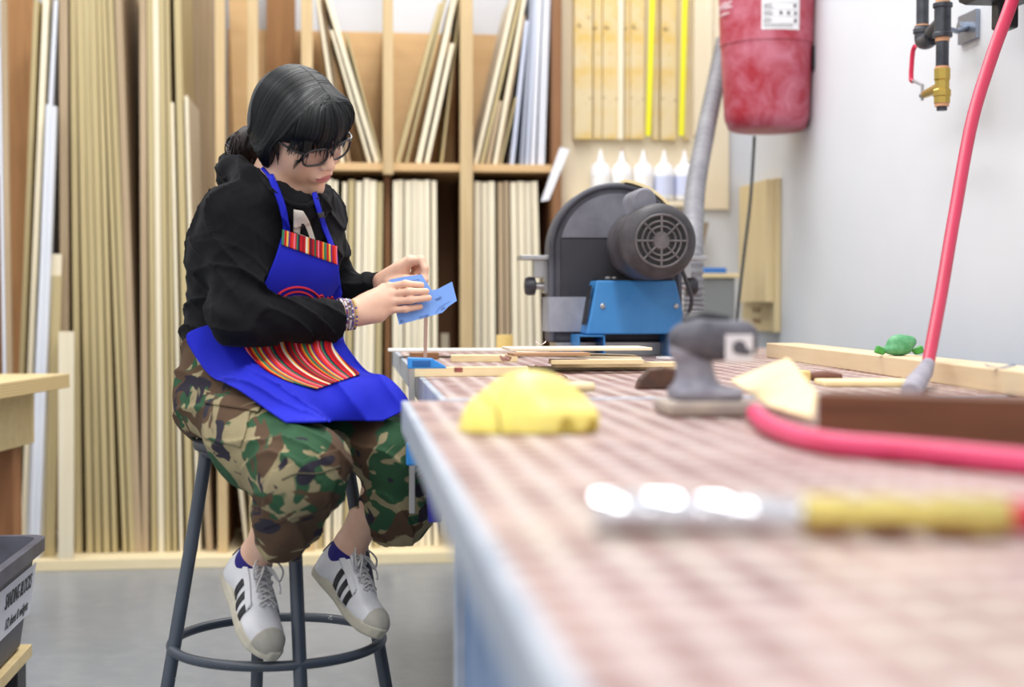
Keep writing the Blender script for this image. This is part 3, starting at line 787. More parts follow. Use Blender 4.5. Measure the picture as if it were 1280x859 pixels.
# ------------------------------------------------------------------ blue bar clamp
cp = onX(514, 470, .118); CX, CY = .119, float(cp[1])
cl = thing('bar_clamp', (CX, CY, ZT - .2), 'blue bar clamp gripping the left edge of the far bench', 'clamp')
STEEL = M('bright_steel', (190, 186, 180), .3, 1.0)
CB = M('clamp_blue', (44, 136, 214), .4, col2=(54, 150, 226), nscale=20); CD = M('clamp_dark_blue', (44, 40, 150), .45)
z_lo, z_hi = 1 - (642 - 378) * CY / F_PX, ZT + .040
MB().box((CX, CY, (z_lo + z_hi) / 2), (.011, .016, z_hi - z_lo)).build('bar', STEEL, cl, bevel=.001)
m = MB(); jz = ZT + .0195
m.prism([A(CX - .008, CY - .011, jz + .001), A(CX + .066, CY - .011, jz + .001), A(CX + .062, CY - .011, jz + .006), A(CX + .038, CY - .011, jz + .020), A(CX - .008, CY - .011, jz + .022)], (0, .022, 0))
m.build('fixed_jaw', CB, cl, bevel=.002)
m = MB(); m.box((CX + .018, CY - .0125, jz + .011), (.034, .002, .011)); m.build('jaw_recess', M('clamp_blue_deep', (24, 92, 160), .5), cl, bevel=.002)
lz = 1 - (567 - 378) * CY / F_PX
m = MB(); m.prism([A(CX - .011, CY - .012, lz - .022), A(CX + .02, CY - .012, lz - .022), A(CX + .03, CY - .012, lz + .05), A(CX + .03, CY - .012, ZT - .0515), A(CX + .014, CY - .012, ZT - .0515), A(CX + .012, CY - .012, lz + .02), A(CX - .011, CY - .012, lz + .02)], (0, .024, 0))
m.build('sliding_jaw', CB, cl, bevel=.003)
m = MB(); m.tube([(CX + .026, CY, lz + .01), (CX + .04, CY, lz - .03), (CX + .043, CY, lz - .08), (CX + .043, CY, lz - .13)], [.012, .014, .0155, .013], 14)
m.build('handle', CD, cl, smooth=True)
# ------------------------------------------------------------------ disc sander
b0 = onZ(797, 446, ZT); S0 = A(b0[0], b0[1], ZT)
ds = thing('disc_sander', S0, 'big black disc sander with blue base and dusty motor on the far bench', 'sanding machine')
def P(x, y, z): return S0 + A(x, y, z)
MACH_B = M('machine_blue', (48, 124, 190), .4, col2=(62, 136, 200), nscale=9, bump=.03)
CAST = M('dusty_black_cast', (50, 50, 57), .55, col2=(92, 92, 102), nscale=7, var=.7, bump=.06, bscale=40)
BLK = M('matt_black_plate', (40, 40, 46), .5, col2=(52, 52, 60), nscale=6)
MOT = M('dusty_black_motor', (38, 35, 39), .5, col2=(74, 70, 75), nscale=14, var=.55, bump=.05, bscale=50)
DARK = M('near_black', (20, 20, 24), .6)
STL = M('dull_steel', (176, 176, 178), .35, .9)
TAPE = M('duct_tape', (140, 142, 152), .45, col2=(162, 164, 174), nscale=12, bump=.15, bscale=30)
# housing : arch with a raised rim
hx, hr, hzc = -.036, .183, .288
def arch(r, cx, zc, z0, n=28): return [(cx - r, z0)] + [(cx - r * math.cos(PI * i / n), zc + r * math.sin(PI * i / n)) for i in range(n + 1)] + [(cx + r, z0)]
y0, y1 = .115, .235
m = MB(); m.prism([P(x, y0 + .012, z) for x, z in arch(hr, hx, hzc, .035)], (0, y1 - y0 - .012, 0)); m.build('housing', CAST, ds, bevel=.01, smooth=True)
ar = arch(hr - .006, hx, hzc, .04)
m = MB(); pp = [P(x, y0 + .008, z) for x, z in ar]; m.tube(crom(pp, 90), .0085, 10); m.build('rim', CAST, ds, smooth=True)
m = MB(); ai = [(x, min(z, 9)) for x, z in arch(hr - .03, hx, hzc, .338)]
m.prism([P(x, y0 + .004, z) for x, z in [(hx + (hr - .028) * math.cos(a), hzc + (hr - .028) * math.sin(a)) for a in np.linspace(.22, PI - .22, 26)]], (0, .008, 0)); m.build('upper_plate', M('dusty_grey_plate', (88, 88, 98), .6, col2=(118, 118, 128), nscale=9), ds)
m = MB(); m.prism([P(x, y0 + .002, z) for x, z in ((hx - hr + .03, .06), (hx + hr - .03, .06), (hx + hr - .03, hzc + .03), (hx - hr + .03, hzc + .03))], (0, .010, 0)); m.build('lower_plate', BLK, ds)
m = MB(); m.box(P(hx - hr + .055, y0 + .0, .112), (.118, .008, .095)); m.box(P(hx - hr - .002, y0 + .07, .112), (.005, .10, .095)); m.build('tape_patch', TAPE, ds, bevel=.001)
m = MB(); m.box(P(hx, .17, .0175), (2 * hr - .03, .12, .035)); m.build('mounting_foot', STL, ds)
# guard lath round the right shoulder
pts = [P(hx + (hr + .004) * math.cos(a), y0 + .045, hzc + (hr + .004) * math.sin(a)) for a in np.linspace(1.45, -.1, 30)]
m = MB()
for q in range(29):
    a, b = pts[q], pts[q + 1]; c = P(hx, y0 + .045, hzc)
    ra, rb = (a - c) / np.linalg.norm(a - c) * .008, (b - c) / np.linalg.norm(b - c) * .008
    m.hexa([a - A(0, .05, 0), b - A(0, .05, 0), b + A(0, .04, 0), a + A(0, .04, 0)], [a - A(0, .05, 0) + ra, b - A(0, .05, 0) + rb, b + A(0, .04, 0) + rb, a + A(0, .04, 0) + ra])
m.build('guard_lath', W_LIGHT, ds)
# motor
mx, mzc, R = .020, .300, .097
m = MB(); m.lathe(P(mx, -.195, mzc), (0, 1, 0), [(.0, .066), (.001, .074), (.012, .090), (.030, .097), (.060, .098), (.063, .0955), (.20, .0955), (.203, .098), (.235, .097), (.26, .085), (.315, .06)], 48); m.build('motor', MOT, ds, smooth=True, sharp=50)
gy = -.1965
m = MB(); m.lathe(P(mx, gy, mzc), (0, 1, 0), [(0, .0635), (.0015, .0635)], 40); m.build('grille_opening', DARK, ds)
m = MB()
for r, w in ((.066, .0035), (.050, .003), (.0365, .003)):
    m.tube([P(mx + r * math.cos(a), gy - .002, mzc + r * math.sin(a)) for a in np.linspace(0, 2 * PI, 40, endpoint=False)], w, 8, closed=True)
m.lathe(P(mx, gy - .005, mzc), (0, 1, 0), [(0, .020), (.005, .024)], 28)
for i in range(8):
    a = i * PI / 4 + PI / 2
    m.tube([P(mx + .02 * math.cos(a), gy - .002, mzc + .02 * math.sin(a)), P(mx + .068 * math.cos(a), gy - .002, mzc + .068 * math.sin(a))], .0034, 8)
m.build('fan_grille', M('dusty_grille', (104, 98, 100), .5, col2=(70, 66, 70), nscale=30), ds, smooth=True)
bx = mx - .030
m = MB(); m.prism([P(x, -.135, z) for x, z in [(bx - .031, mzc + .07)] + [(bx - .031 * math.cos(a), mzc + .108 + .031 * math.sin(a)) for a in np.linspace(0, PI, 14)] + [(bx + .031, mzc + .07)]], (0, .15, 0))
m.build('capacitor_cover', M('dusty_cover', (98, 98, 108), .5, col2=(126, 126, 136), nscale=14), ds, bevel=.006, smooth=True)
# blue base
m = MB(); zb0, zb1 = .060, .203
m.hexa([P(-.137, 0, zb0), P(.137, 0, zb0), P(.137, .21, zb0), P(-.137, .21, zb0)], [P(-.108, .012, zb1), P(.106, .012, zb1), P(.106, .2, zb1), P(-.108, .2, zb1)]); m.build('base', MACH_B, ds, bevel=.004)
for fx in (-.125, .122):
    m = MB()
    for (cx, cz, sx, sz) in ((fx - .034, .029, .004, .058), (fx + .034, .029, .004, .058), (fx, .002, .068, .004), (fx, .056, .068, .004)):
        m.box(P(cx, .12, cz), (sx, .25, sz))
    m.build('tube_foot', MACH_B, ds)
m = MB(); m.box(P(0, .1, .205), (.2, .16, .006)); m.build('motor_plate', DARK, ds)
m = MB()
for x, z in ((-.094, .135), (.106, .135)): m.lathe(P(x, .0, z), (0, 1, 0), [(0, .0035), (.002, .007), (.012, .007)], 14)
for x, y in ((-.075, .03), (-.055, .04), (.062, .03)): m.lathe(P(x, y, .205), (0, 0, 1), [(0, .008), (.008, .008), (.009, .004)], 8)
m.build('bolts', STL, ds, smooth=True)
m = MB(); m.hexa([P(-.142, .02, .085), P(-.138, .02, .085), P(-.138, .06, .085), P(-.142, .06, .085)], [P(-.124, .022, .19), P(-.119, .022, .19), P(-.119, .06, .19), P(-.124, .06, .19)]); m.build('switch_plate', DARK, ds)
# table ends with knobs at either side
for s, x in ((-1, hx - hr), (1, hx + hr)):
    nm = 'table_bracket'
    m = MB(); m.box(P(x + s * .035, .19, .268), (.085, .10, .012)); m.box(P(x + s * .018, .19, .238), (.04, .05, .05)); m.cyl(P(x, .19, .190), P(x + s * .03, .19, .190), .010, .010, 14); m.box(P(x + s * .004, .19, .22), (.010, .06, .10))
    tb = m.build(nm, STL, ds, bevel=.0015)
    m = MB(); m.lathe(P(x + s * .030, .19, .190), (s, 0, 0), [(0, .016), (.003, .0255), (.02, .0265), (.03, .022), (.032, .012)], 18); m.build('knob', M('black_knob', (42, 42, 50), .4), ds, smooth=True)
# cords
m = MB(); m.tube(crom([P(.10, -.05, .25), P(.125, -.03, .20), P(.142, -.02, .15), P(.132, .0, .10), P(.125, .03, .09)], 24), .0055, 10); m.build('power_cord', M('dark_cord', (58, 58, 64), .5), ds, smooth=True)
m = MB(); m.tube(crom([P(.143, .02, .12), P(.16, .05, .09), P(.168, .08, .05), P(.165, .11, .012)], 24), .0045, 10); m.build('ground_cord', M('tan_cord', (168, 150, 126), .5), ds, smooth=True)

# ------------------------------------------------------------------ corrugated suction hose
pts = crom([J(906, 50, 5.42), J(893, 112, 5.25), J(880, 175, 5.0), J(869, 240, 4.7), J(866, 310, 4.38), J(867, 380, 4.36), J(868, 425, 4.34)], 150)
rr = [.0275 + .006 * (1 if i % 3 else 0) for i in range(150)]
MB().tube(pts, rr, 18).build('suction_hose', M('grey_corrugated_plastic', (138, 138, 142), .5, col2=(116, 116, 122), nscale=8), smooth=True, loc=pts[-1], sharp=80)
tag(bpy.data.objects['suction_hose'], 'grey corrugated suction hose running from the red bucket down behind the disc sander', 'hose')

# ------------------------------------------------------------------ red wall vacuum bucket
bd = 5.05; bt = J(957, -48, bd); bb = J(959, 160, bd)
bz0, bz1 = float(J(959, 164, bd)[2]), float(J(957, -60, bd)[2])
BX, BY = float(bb[0]), float(bb[1])
vc = thing('vacuum_bucket', (BX, BY, bz0), 'dusty red plastic vacuum tank hung high on the white wall', 'vacuum')
t = NT('dusty_red_plastic'); v = t.coord('Object', (1, 1, 1))
n1 = t.noise(v, 7, 6, .65, 1.2); n2 = t.noise(t.coord('Object', (4, 4, 1.2)), 22, 5, .7, 2)
c = t.ramp(n1, [(.36, srgb((160, 24, 44))), (.66, srgb((190, 108, 126)))])
c = t.mix(t.ramp(n2, [(.60, (0, 0, 0, 1)), (.80, (.7, .7, .7, 1))]), c, srgb((218, 176, 180)))
t.link(c, t.b.inputs['Base Color']); t.b.inputs['Roughness'].default_value = .45
REDP = t.m
def bring(r, z, n=56):
    out = []
    for i in range(n):
        a = 2 * PI * i / n
        x, y = r * math.cos(a), r * math.sin(a)
        x = min(x, .130 + .02 * (z - bz0)); out.append(A(BX + x, BY + y, z))
    return out
H = bz1 - bz0
prof = [(0, .02), (.001, .124), (.006, .136), (.035, .149), (.05, .152), (H * .465, .165), (H * .468, .1685), (H * .48, .1685), (H, .178)]
m = MB()
vs_ = []; 
for h, r in prof: vs_ += bring(r, bz0 + h)
n = 56
fs = [(i * n + k, i * n + (k + 1) % n, (i + 1) * n + (k + 1) % n, (i + 1) * n + k) for i in range(len(prof) - 1) for k in range(n)]
fs += [tuple(range(n))[::-1], tuple((len(prof) - 1) * n + k for k in range(n))]
m._add(vs_, fs); m.build('tank', REDP, vc, smooth=True, sharp=50)
lp = [(0, .172), (.004, .188), (.03, .190), (.034, .182), (.15, .16), (.2, .1)]; vs_ = []
for h, r in lp: vs_ += [A(q[0], q[1], bz1 - .12 + h) for q in bring(r, bz1 - .12 + h)]
m = MB(); m._add(vs_, [(i * n + k, i * n + (k + 1) % n, (i + 1) * n + (k + 1) % n, (i + 1) * n + k) for i in range(len(lp) - 1) for k in range(n)] + [tuple(range(n))[::-1], tuple((len(lp) - 1) * n + k for k in range(n))]); m.build('lid', M('black_lid', (34, 33, 38), .4), vc, smooth=True)
m = MB(); m.box(((BX + .131 + XW - .001) / 2, BY - .06, bz0 + .245), (XW - .001 - BX - .131, .10, .085)); m.build('wall_bracket', M('black_bracket', (40, 40, 46), .5), vc, bevel=.004)
# paper sticker and lettering wrapped on the tank
def wrap(a0, z0, r0):
    def g(q):
        z = z0 + q[1]; r = np.interp(z - bz0, [p[0] for p in prof], [p[1] for p in prof]) + .0016 + q[2]
        a = a0 + q[0] / r
        return A(BX + r * math.cos(a), BY + r * math.sin(a), z)
    return g
def ang_of(px):
    best = min((abs(proj(A(BX + .172 * math.cos(a), BY + .172 * math.sin(a), bz0 + .35))[0] - px), a) for a in np.linspace(-PI * .95, -.2, 300)); return best[1]
def zof(px, py):
    a = ang_of(px); q = A(BX + .172 * math.cos(a), BY + .172 * math.sin(a), 0); d = proj(q)[2]
    return float(J(px, py, d)[2])
ac = ang_of(977); zc = (zof(977, 40) + zof(977, -6)) / 2; hh = zof(977, -6) - zof(977, 40); ww = .172 * (ang_of(1000) - ang_of(953))
g = wrap(ac, zc, 0)
def wpatch(mb, x0, x1, y0, y1, lift=0, n=10):
    vs = [g((x0 + (x1 - x0) * i / n, y, lift)) for i in range(n + 1) for y in (y0, y1)]
    mb._add(vs, [(2 * i, 2 * i + 2, 2 * i + 3, 2 * i + 1) for i in range(n)])
m = MB(); wpatch(m, -ww / 2, ww / 2, -hh / 2, hh / 2); lb = m.build('sticker', M('white_sticker', (236, 236, 238), .5), vc)
m = MB(); wpatch(m, -ww / 2, ww / 2, hh * .34, hh / 2, .0006)
for y in (.2, .02, -.16, -.34): wpatch(m, -ww * .47, ww * .47, hh * y - .0006, hh * y + .0006, .0006)
for k_, (x, y) in enumerate(((.36, .13), (-.02, -.07), (.18, -.07), (.38, -.07), (.38, -.26))):
    vs_ = [g((ww * x + .006 * math.cos(a), hh * y + .006 * math.sin(a), .0006)) for a in np.linspace(0, 2 * PI, 14, endpoint=False)]
    m._add(vs_, [tuple(range(14))])
for y in (.15, .11, .07, -.03, -.07, -.11, -.22, -.26, -.3, -.39, -.43):
    wpatch(m, -ww * .46, -ww * (.46 - rnd.uniform(.18, .34)) if y > -.35 else ww * .3, hh * y - .0010, hh * y + .0010, .0006)
m.build('sticker_print', M('black_print', (38, 38, 42), .5), vc)
ac2 = ang_of(904); z2 = zof(906, 12)
gl = wrap(ac2, z2, 0)
m = MB(); put_text(m, 'p-vac', .050, None, None, None, warp=lambda q: gl(q + A(.002, .004, 0)), bold=.0012)
put_text(m, 'THE ORIGINAL', .011, None, None, None, warp=lambda q: gl(q + A(.004, -.028, 0)), bold=.0004)
m.build('logo_lettering', M('faded_white_print', (226, 196, 202), .6), vc)

# black cable below the bucket
pts = crom([J(943, 171, 5.05), J(942, 190, 5.02), J(938, 250, 5.0), J(931, 310, 4.98), J(924, 370, 4.96), J(921, 405, 4.95), J(921, 440, 4.95), J(921, 560, 4.95), J(922, 720, 4.95)], 60)
MB().tube(pts, .0055, 10).build('electric_cable', M('black_cable', (44, 46, 50), .5), smooth=True, loc=pts[0])
tag(bpy.data.objects['electric_cable'], 'thin black cable hanging below the red vacuum bucket', 'cable')

# ------------------------------------------------------------------ board hung on the right wall
xb_ = XW - .004
def wall_slab(xl, xr, yt, yb, x_in, th, name, mat, parent=None, loc=None, bev=.002):
    a, b, c, d = onX(xl, yt, x_in), onX(xr, yt, x_in), onX(xr, yb, x_in), onX(xl, yb, x_in)
    zt, zb = (a[2] + b[2]) / 2, (c[2] + d[2]) / 2
    m = MB(); m.box((x_in + th / 2, (a[1] + b[1]) / 2, (zt + zb) / 2), (th, abs(a[1] - b[1]), zt - zb))
    return m.build(name, mat, parent, loc, bevel=bev)
c0 = onX(948, 415, XW)
wb = thing('hanging_board', c0, 'pale wooden board with smaller board on it, hung below the red vacuum', 'board')
BRD = wood('pale_hung_board', (226, 202, 152), (236, 216, 170), (14, 14, 1.2), 2)
wall_slab(926, 969, 229, 414, XW - .026, .024, 'backing_board', BRD, wb)
fbd = wall_slab(924, 958, 229, 378, XW - .058, .031, 'front_board', BRD, wb)
hole = onX(958, 239, XW - .0265)
MB().cyl(hole - A(.001, 0, 0), hole + A(.004, 0, 0), .014, .014, 16).build('peg_hole', M('brown_hole', (150, 112, 70), .7), wb)
tm = MB()
o1 = onX(946, 388, XW - .0268); o2 = onX(946, 402, XW - .0268)
for tx_, o_ in (('DO NOT', o1), ('REMOVE', o2)):
    tm = MB(); put_text(tm, tx_, .030, o_, (0, -1, 0), (0, 0, 1)); tm.build('burnt_lettering', M('burnt_brown_print', (150, 112, 76), .7), wb)

# ------------------------------------------------------------------ compressed-air pipework on the right wall
XP = XW - .12
IRON = M('black_iron', (58, 60, 68), .42, .6, col2=(84, 86, 92), nscale=18); COPP = M('thread_tape', (214, 160, 118), .5)
def Q(x, y, dx=0): return onX(x, y, XP + dx)
pw = thing('air_pipe', onX(1178, 60, XW), 'black iron air pipe with tee, elbow and brass valve on the white wall', 'pipe')
base_y = Q(1178, 60)[1]
def V(px, py): # vertical run through the tee : fixed x,y, only z changes
    return A(XP, base_y, onX(px, py, XP)[2])
def Z(py): return float(onX(1178, py, XP)[2])
kz = abs(Z(50) - Z(51))
ey = Q(1153, 40)[1]
def ring(m, x, y, z, r, h): m.lathe((x, y, z - h / 2), (0, 0, 1), [(0, r * .93), (.15 * h, r), (.85 * h, r), (h, r * .93)], 24)
for y_, za, zb_ in ((base_y, 49, 86), (base_y, 3, -40), (ey, 22, -40)): MB().cyl((XP, y_, Z(za)), (XP, y_, Z(zb_)), 8.0 * kz, None, 24).build('pipe_run', IRON, pw, smooth=True)
m = MB(); m.cyl((XP, base_y, Z(5)), (XP, base_y, Z(46)), 10.4 * kz, None, 24); ring(m, XP, base_y, Z(7), 12.2 * kz, 6 * kz); ring(m, XP, base_y, Z(44), 12.2 * kz, 6 * kz)
m.cyl((XP, base_y, Z(28)), (XP, base_y + .75 * (ey - base_y) * .75, Z(36)), 10 * kz, 9 * kz, 24); m.build('tee_fitting', IRON, pw, smooth=True)
m = MB(); m.tube(crom([(XP, ey, Z(21)), (XP, ey, Z(32)), (XP, ey - .004, Z(40)), (XP, ey + .25 * (base_y - ey), Z(43)), (XP, ey + .48 * (base_y - ey), Z(41))], 14), 10.2 * kz, 20); ring(m, XP, ey, Z(27), 12 * kz, 7 * kz); m.build('elbow_fitting', IRON, pw, smooth=True)
m = MB()
for z, y in ((49, base_y), (21, ey), (1, base_y), (85, base_y), (130, base_y)): m.cyl((XP, y, Z(z - 2)), (XP, y, Z(z + 3)), 8.8 * kz, None, 20)
m.build('sealing_tape', COPP, pw, smooth=True)
BRS = M('old_brass', (190, 162, 84), .3, .9)
m = MB(); m.lathe((XP, base_y, Z(129)), (0, 0, 1), [(0, 10.5 * kz), (8 * kz, 10.5 * kz), (9 * kz, 11.5 * kz), (16 * kz, 11.5 * kz), (18 * kz, 9.5 * kz), (28 * kz, 9.5 * kz), (30 * kz, 10.5 * kz), (43 * kz, 10.5 * kz)], 8)
m.cyl((XP, base_y, Z(108)), (XP, base_y + .9 * (ey - base_y) * .95, Z(110)), 7.5 * kz, 5 * kz, 12); bv = m.build('brass_valve', BRS, pw, smooth=True, sharp=20)
m = MB(); m.cyl((XP, base_y, Z(129)), (XP, base_y, Z(138)), 6.5 * kz, None, 16); m.build('drain_nipple', IRON, pw, smooth=True)
yh = Q(1153, 110)[1]
m = MB(); m.tube([(XP, yh, Z(117)), (XP, yh, Z(97)), (XP, Q(1141, 87)[1], Z(86))], 2.2 * kz, 8); m.lathe((XP, yh - .012, Z(110)), (0, 1, 0), [(0, 4 * kz), (.018, 4 * kz)], 6); lv = m.build('valve_lever', STL, pw)
m = MB(); m.tube(crom([(XP, Q(1141, 87)[1], Z(87)), (XP, Q(1139, 82)[1], Z(81)), (XP, Q(1141, 50)[1], Z(50)), (XP, Q(1144, 40)[1], Z(42))], 14), 3.2 * kz, 10); m.build('red_lever_grip', M('red_vinyl', (210, 40, 78), .4), pw, smooth=True)
m = MB(); pc = onX(1210, 34, XW - .008); m.box((XW - .006, pc[1], pc[2]), (.012, .11, .075)); m.tube([(XP, base_y, Z(34)), (XW - .06, (base_y + pc[1]) / 2, Z(34)), (XW - .008, pc[1], pc[2])], 3.5 * kz, 8); m.lathe((XW - .035, pc[1], pc[2]), (1, 0, 0), [(0, .014), (.025, .014)], 6)
m.build('wall_plate', M('zinc_plate', (150, 158, 172), .35, .8), pw, bevel=.001)

# hose reel at the top right
rp = onX(1262, -14, XW - .07)
rl = thing('hose_reel', (XW, rp[1], rp[2]), 'black hose reel at the top right of the white wall', 'hose reel')
m = MB(); m.box((XW - .09, rp[1] - .1, rp[2] + .05), (.17, .34, .16)); m.build('reel_case', M('black_plastic', (34, 33, 38), .4), rl, bevel=.02)
q0 = onX(1256, 30, XW - .07); m = MB(); m.box((XW - .07, q0[1], q0[2] + .022), (.05, .045, .07)); m.build('hose_guide', M('black_plastic', (34, 33, 38), .4), rl, bevel=.006)

# ------------------------------------------------------------------ pale panel with hung strips and glue bottles in the corner
YP = 5.62
pn = thing('tool_panel', A(*onY(810, 300, YP)[:2], 0), 'pale plywood tool panel in the corner behind the disc sander', 'panel')
def pslab(xl, xr, yt, yb, Y, th, name, mat, parent=None, bev=.002):
    a, b = onY(xl, yt, Y), onY(xr, yb, Y)
    return MB().box(((a[0] + b[0]) / 2, Y + th / 2, (a[2] + b[2]) / 2), (b[0] - a[0], th, a[2] - b[2])).build(name, mat, parent, None if parent else (((a[0] + b[0]) / 2), Y + th / 2, b[2]), bevel=bev)
PANEL = wood('pale_panel_wood', (232, 218, 188), (238, 226, 200), (6, 6, 1), 1.5, tint=.01)
pslab(700, 911, -60, 262, YP, .02, 'board', PANEL, pn)
pslab(716, 868, 250, 258, YP - .10, .10, 'ledge', PANEL, pn)
pslab(868, 890, -60, 170, YP - .02, .02, 'batten', PANEL, pn)
t = NT('paint_stained_strip'); v = t.coord('Object', (1, 1, 1))
n1 = t.noise(t.coord('Object', (8, 8, 8)), 1.1, 3, .5); n2 = t.noise(t.coord('Object', (14, 14, 18)), 2.0, 2, .5)
c = t.ramp(n1, [(.46, srgb((222, 204, 162))), (.66, srgb((220, 186, 100)))])
c = t.mix(t.ramp(n2, [(.66, (0, 0, 0, 1)), (.74, (.8, .8, .8, 1))]), c, srgb((112, 78, 34)))
t.link(c, t.b.inputs['Base Color']); t.b.inputs['Roughness'].default_value = .6
STRIP = t.m; YELS = M('bright_yellow_strip', (240, 236, 40), .5)
rows = [(718, 741, STRIP, .05, 'broad pale stained wooden strip, leftmost on the pale panel'),
        (742, 753, STRIP, .03, 'narrow brown-speckled strip, second from left on the pale panel'),
        (754, 772, STRIP, .035, 'stained strip right of the brown-speckled one on the panel'),
        (773, 780, W_PALE, .05, 'narrow plain pale batten in the middle of the panel strips'),
        (781, 788, STRIP, .03, 'narrow stained strip right of the plain pale batten'),
        (789, 806, STRIP, .04, 'stained strip just left of the left yellow strip'),
        (816, 824, STRIP, .025, 'narrow stained strip between the two yellow strips, left one'),
        (827, 846, STRIP, .035, 'stained strip just left of the right yellow strip'),
        (855.5, 862, STRIP, .025, 'narrow stained strip right of the right yellow strip')]
for xl, xr, mt, th, lab in rows:
    tag(pslab(xl, xr - .6, -60, 174 + (xl > 800), YP - th - .001, th, 'wooden_strip', mt), lab, 'wooden strip', 'wooden strips hung on the panel')
for xa, xb2, lab in ((813.5, 807, 'bright yellow strip, left one of two on the pale panel'), (854, 848.5, 'bright yellow strip, right one of two on the pale panel')):
    a, b = onY(xa + 3.4, -40, YP - .057), onY(xb2 + 3.4, 170, YP - .057)
    wd = 6.6 * 5.7 / F_PX
    m = MB(); m.prism([b + A(-wd / 2, 0, 0), b + A(wd / 2, 0, 0), a + A(wd / 2, 0, 0), a + A(-wd / 2, 0, 0)], (0, .0055, 0))
    o = m.build('wooden_strip', YELS, loc=b, bevel=.001); tag(o, lab, 'wooden strip', 'wooden strips hung on the panel')
BOT = M('white_bottle_plastic', (240, 240, 242), .4); BLB = M('pale_blue_label', (206, 212, 236), .5); BLW = M('white_label', (246, 244, 240), .5)
zl = float(onY(790, 250, YP - .06)[2])
names = ['white glue bottle, leftmost of five on the ledge', 'white glue bottle with a reddish tip, second from left', 'white glue bottle in the middle of the five', 'white glue bottle with blue label, second from right', 'white glue bottle nearest the grey hose']
for i, px in enumerate((750.5, 777, 804, 830, 855.5)):
    q = onY(px, 250, YP - .055); q[2] = zl + .0005; k = 5.65 / F_PX
    bt_ = thing('glue_bottle', q, names[i], 'bottle', 'glue bottles on the ledge')
    m = MB(); m.lathe(q, (0, 0, 1), [(0, 11.5 * k), (2 * k, 12.5 * k), (38 * k, 12.5 * k), (43 * k, 9.5 * k), (46 * k, 5 * k)], 24); m.build('body', BOT, bt_, smooth=True)
    m = MB(); m.lathe(q + A(0, 0, 46 * k), (0, 0, 1), [(0, 5 * k), (5 * k, 4.6 * k), (6 * k, 3.2 * k), (15 * k, 1.5 * k), (16.5 * k, .8 * k)], 16)
    m.build('nozzle', BOT if i != 1 else BOT, bt_, smooth=True)
    if i == 1:
        m = MB(); m.ball(q + A(0, 0, 62 * k), 1.6 * k, 8); part_label(m.build('cap_tip', M('dull_red_tip', (170, 90, 90), .5), bt_, smooth=True), 'small dull red tip')
    m = MB(); m.lathe(q + A(0, 0, 6 * k), (0, 0, 1), [(0, 12.6 * k), (0, 12.75 * k), (24 * k, 12.75 * k), (24 * k, 12.6 * k)], 24); m.build('label', BLB if i > 2 else BLW, bt_, smooth=True)
# white slip hung on the rack end
m = MB(); q = [onY(x, y, YF - .0138) for x, y in ((676, 252), (686, 250), (712, 187), (700, 184))]
m.prism(q, (0, .0025, 0)); o = m.build('paper_tag', M('white_card', (240, 240, 244), .6), loc=q[0]); tag(o, 'white card hung slanting at the right end of the lumber rack', 'card')
# grey bin with a wooden board and blue lid behind the sander
q = onY(889, 430, 5.2); q = A(q[0], q[1], 0)
gb = thing('grey_bin', q, 'grey bin with pale lid board behind the suction hose', 'bin')
ztop = float(onY(889, 348, 5.2)[2])
m = MB(); m.hexa([q + A(-.05, -.10, 0), q + A(.05, -.10, 0), q + A(.05, .10, 0), q + A(-.05, .10, 0)], [q + A(-.058, -.12, ztop), q + A(.058, -.12, ztop), q + A(.058, .12, ztop), q + A(-.058, .12, ztop)])
for i in range(5): m.box(q + A(-.036 + .018 * i, -.108, ztop * .45), (.008, .02, ztop * .85))
m.build('tub', M('grey_plastic', (136, 138, 136), .6), gb, bevel=.004)
m = MB(); m.box(q + A(0, 0, ztop + .008), (.15, .27, .016)); m.build('lid_board', W_LIGHT, gb, bevel=.002)
m = MB(); m.box((0, 0, .011), (.085, .12, .022)); o = m.build('blue_box', M('blue_plastic', (44, 110, 190), .45), bevel=.004); o.location = tuple(q + A(0, 0, ztop + .0163)); tag(o, 'flat blue box lying on the grey bin', 'box')
o = sheetp = None
a, b = onY(868, 345, 5.56), onY(882, 278, 5.56)
m = MB(); th = 9 * 5.56 / F_PX
L3 = float(np.linalg.norm(b - a)) ; dirv = (b - a) / L3; foot = a - dirv * (a[2] / dirv[2])
m.prism([foot + A(-th / 2, 0, 0), foot + A(th / 2, 0, 0), b + A(th / 2, 0, 0), b + A(-th / 2, 0, 0)], (0, .02, 0))
o = m.build('wooden_lath', wood('grey_lath', (140, 124, 104), (160, 144, 122)), loc=foot, bevel=.001); tag(o, 'greyish lath leaning behind the suction hose', 'lath')

# ------------------------------------------------------------------ worktable at the left edge
TZ = .77
tc = onZ(87, 467, TZ); tb = thing('wooden_worktable', A(tc[0] - .5, tc[1] - .3, 0), 'sturdy plywood worktable at the left edge before the tall boards', 'table')
t = NT('laminated_ply_edge'); sep = t.n.new('ShaderNodeSeparateXYZ'); t.link(t.coord('Object'), sep.inputs[0])
w_ = t.add('ShaderNodeTexWave', Scale=38.0, Distortion=1.5); w_.bands_direction = 'Z'; t.link(t.coord('Object', (1, 1, 1)), w_.inputs['Vector'])
t.link(t.ramp(w_.outputs['Fac'], [(.2, srgb((186, 158, 108))), (.8, srgb((218, 194, 144)))]), t.b.inputs['Base Color']); t.b.inputs['Roughness'].default_value = .6
EDGE = t.m
TT = wood('table_ply_top', (218, 194, 142), (230, 208, 160), (3, 12, 12), 2); TB = wood('table_brown_leg', (136, 92, 60), (160, 112, 76), (14, 14, 1), 2)
ex, ey2 = A(-1, -.02, 0), A(-.16, -1, 0) / math.hypot(.16, 1)
def TP(u, v, z): q = tc + ex * u + ey2 * v; return A(q[0], q[1], z)
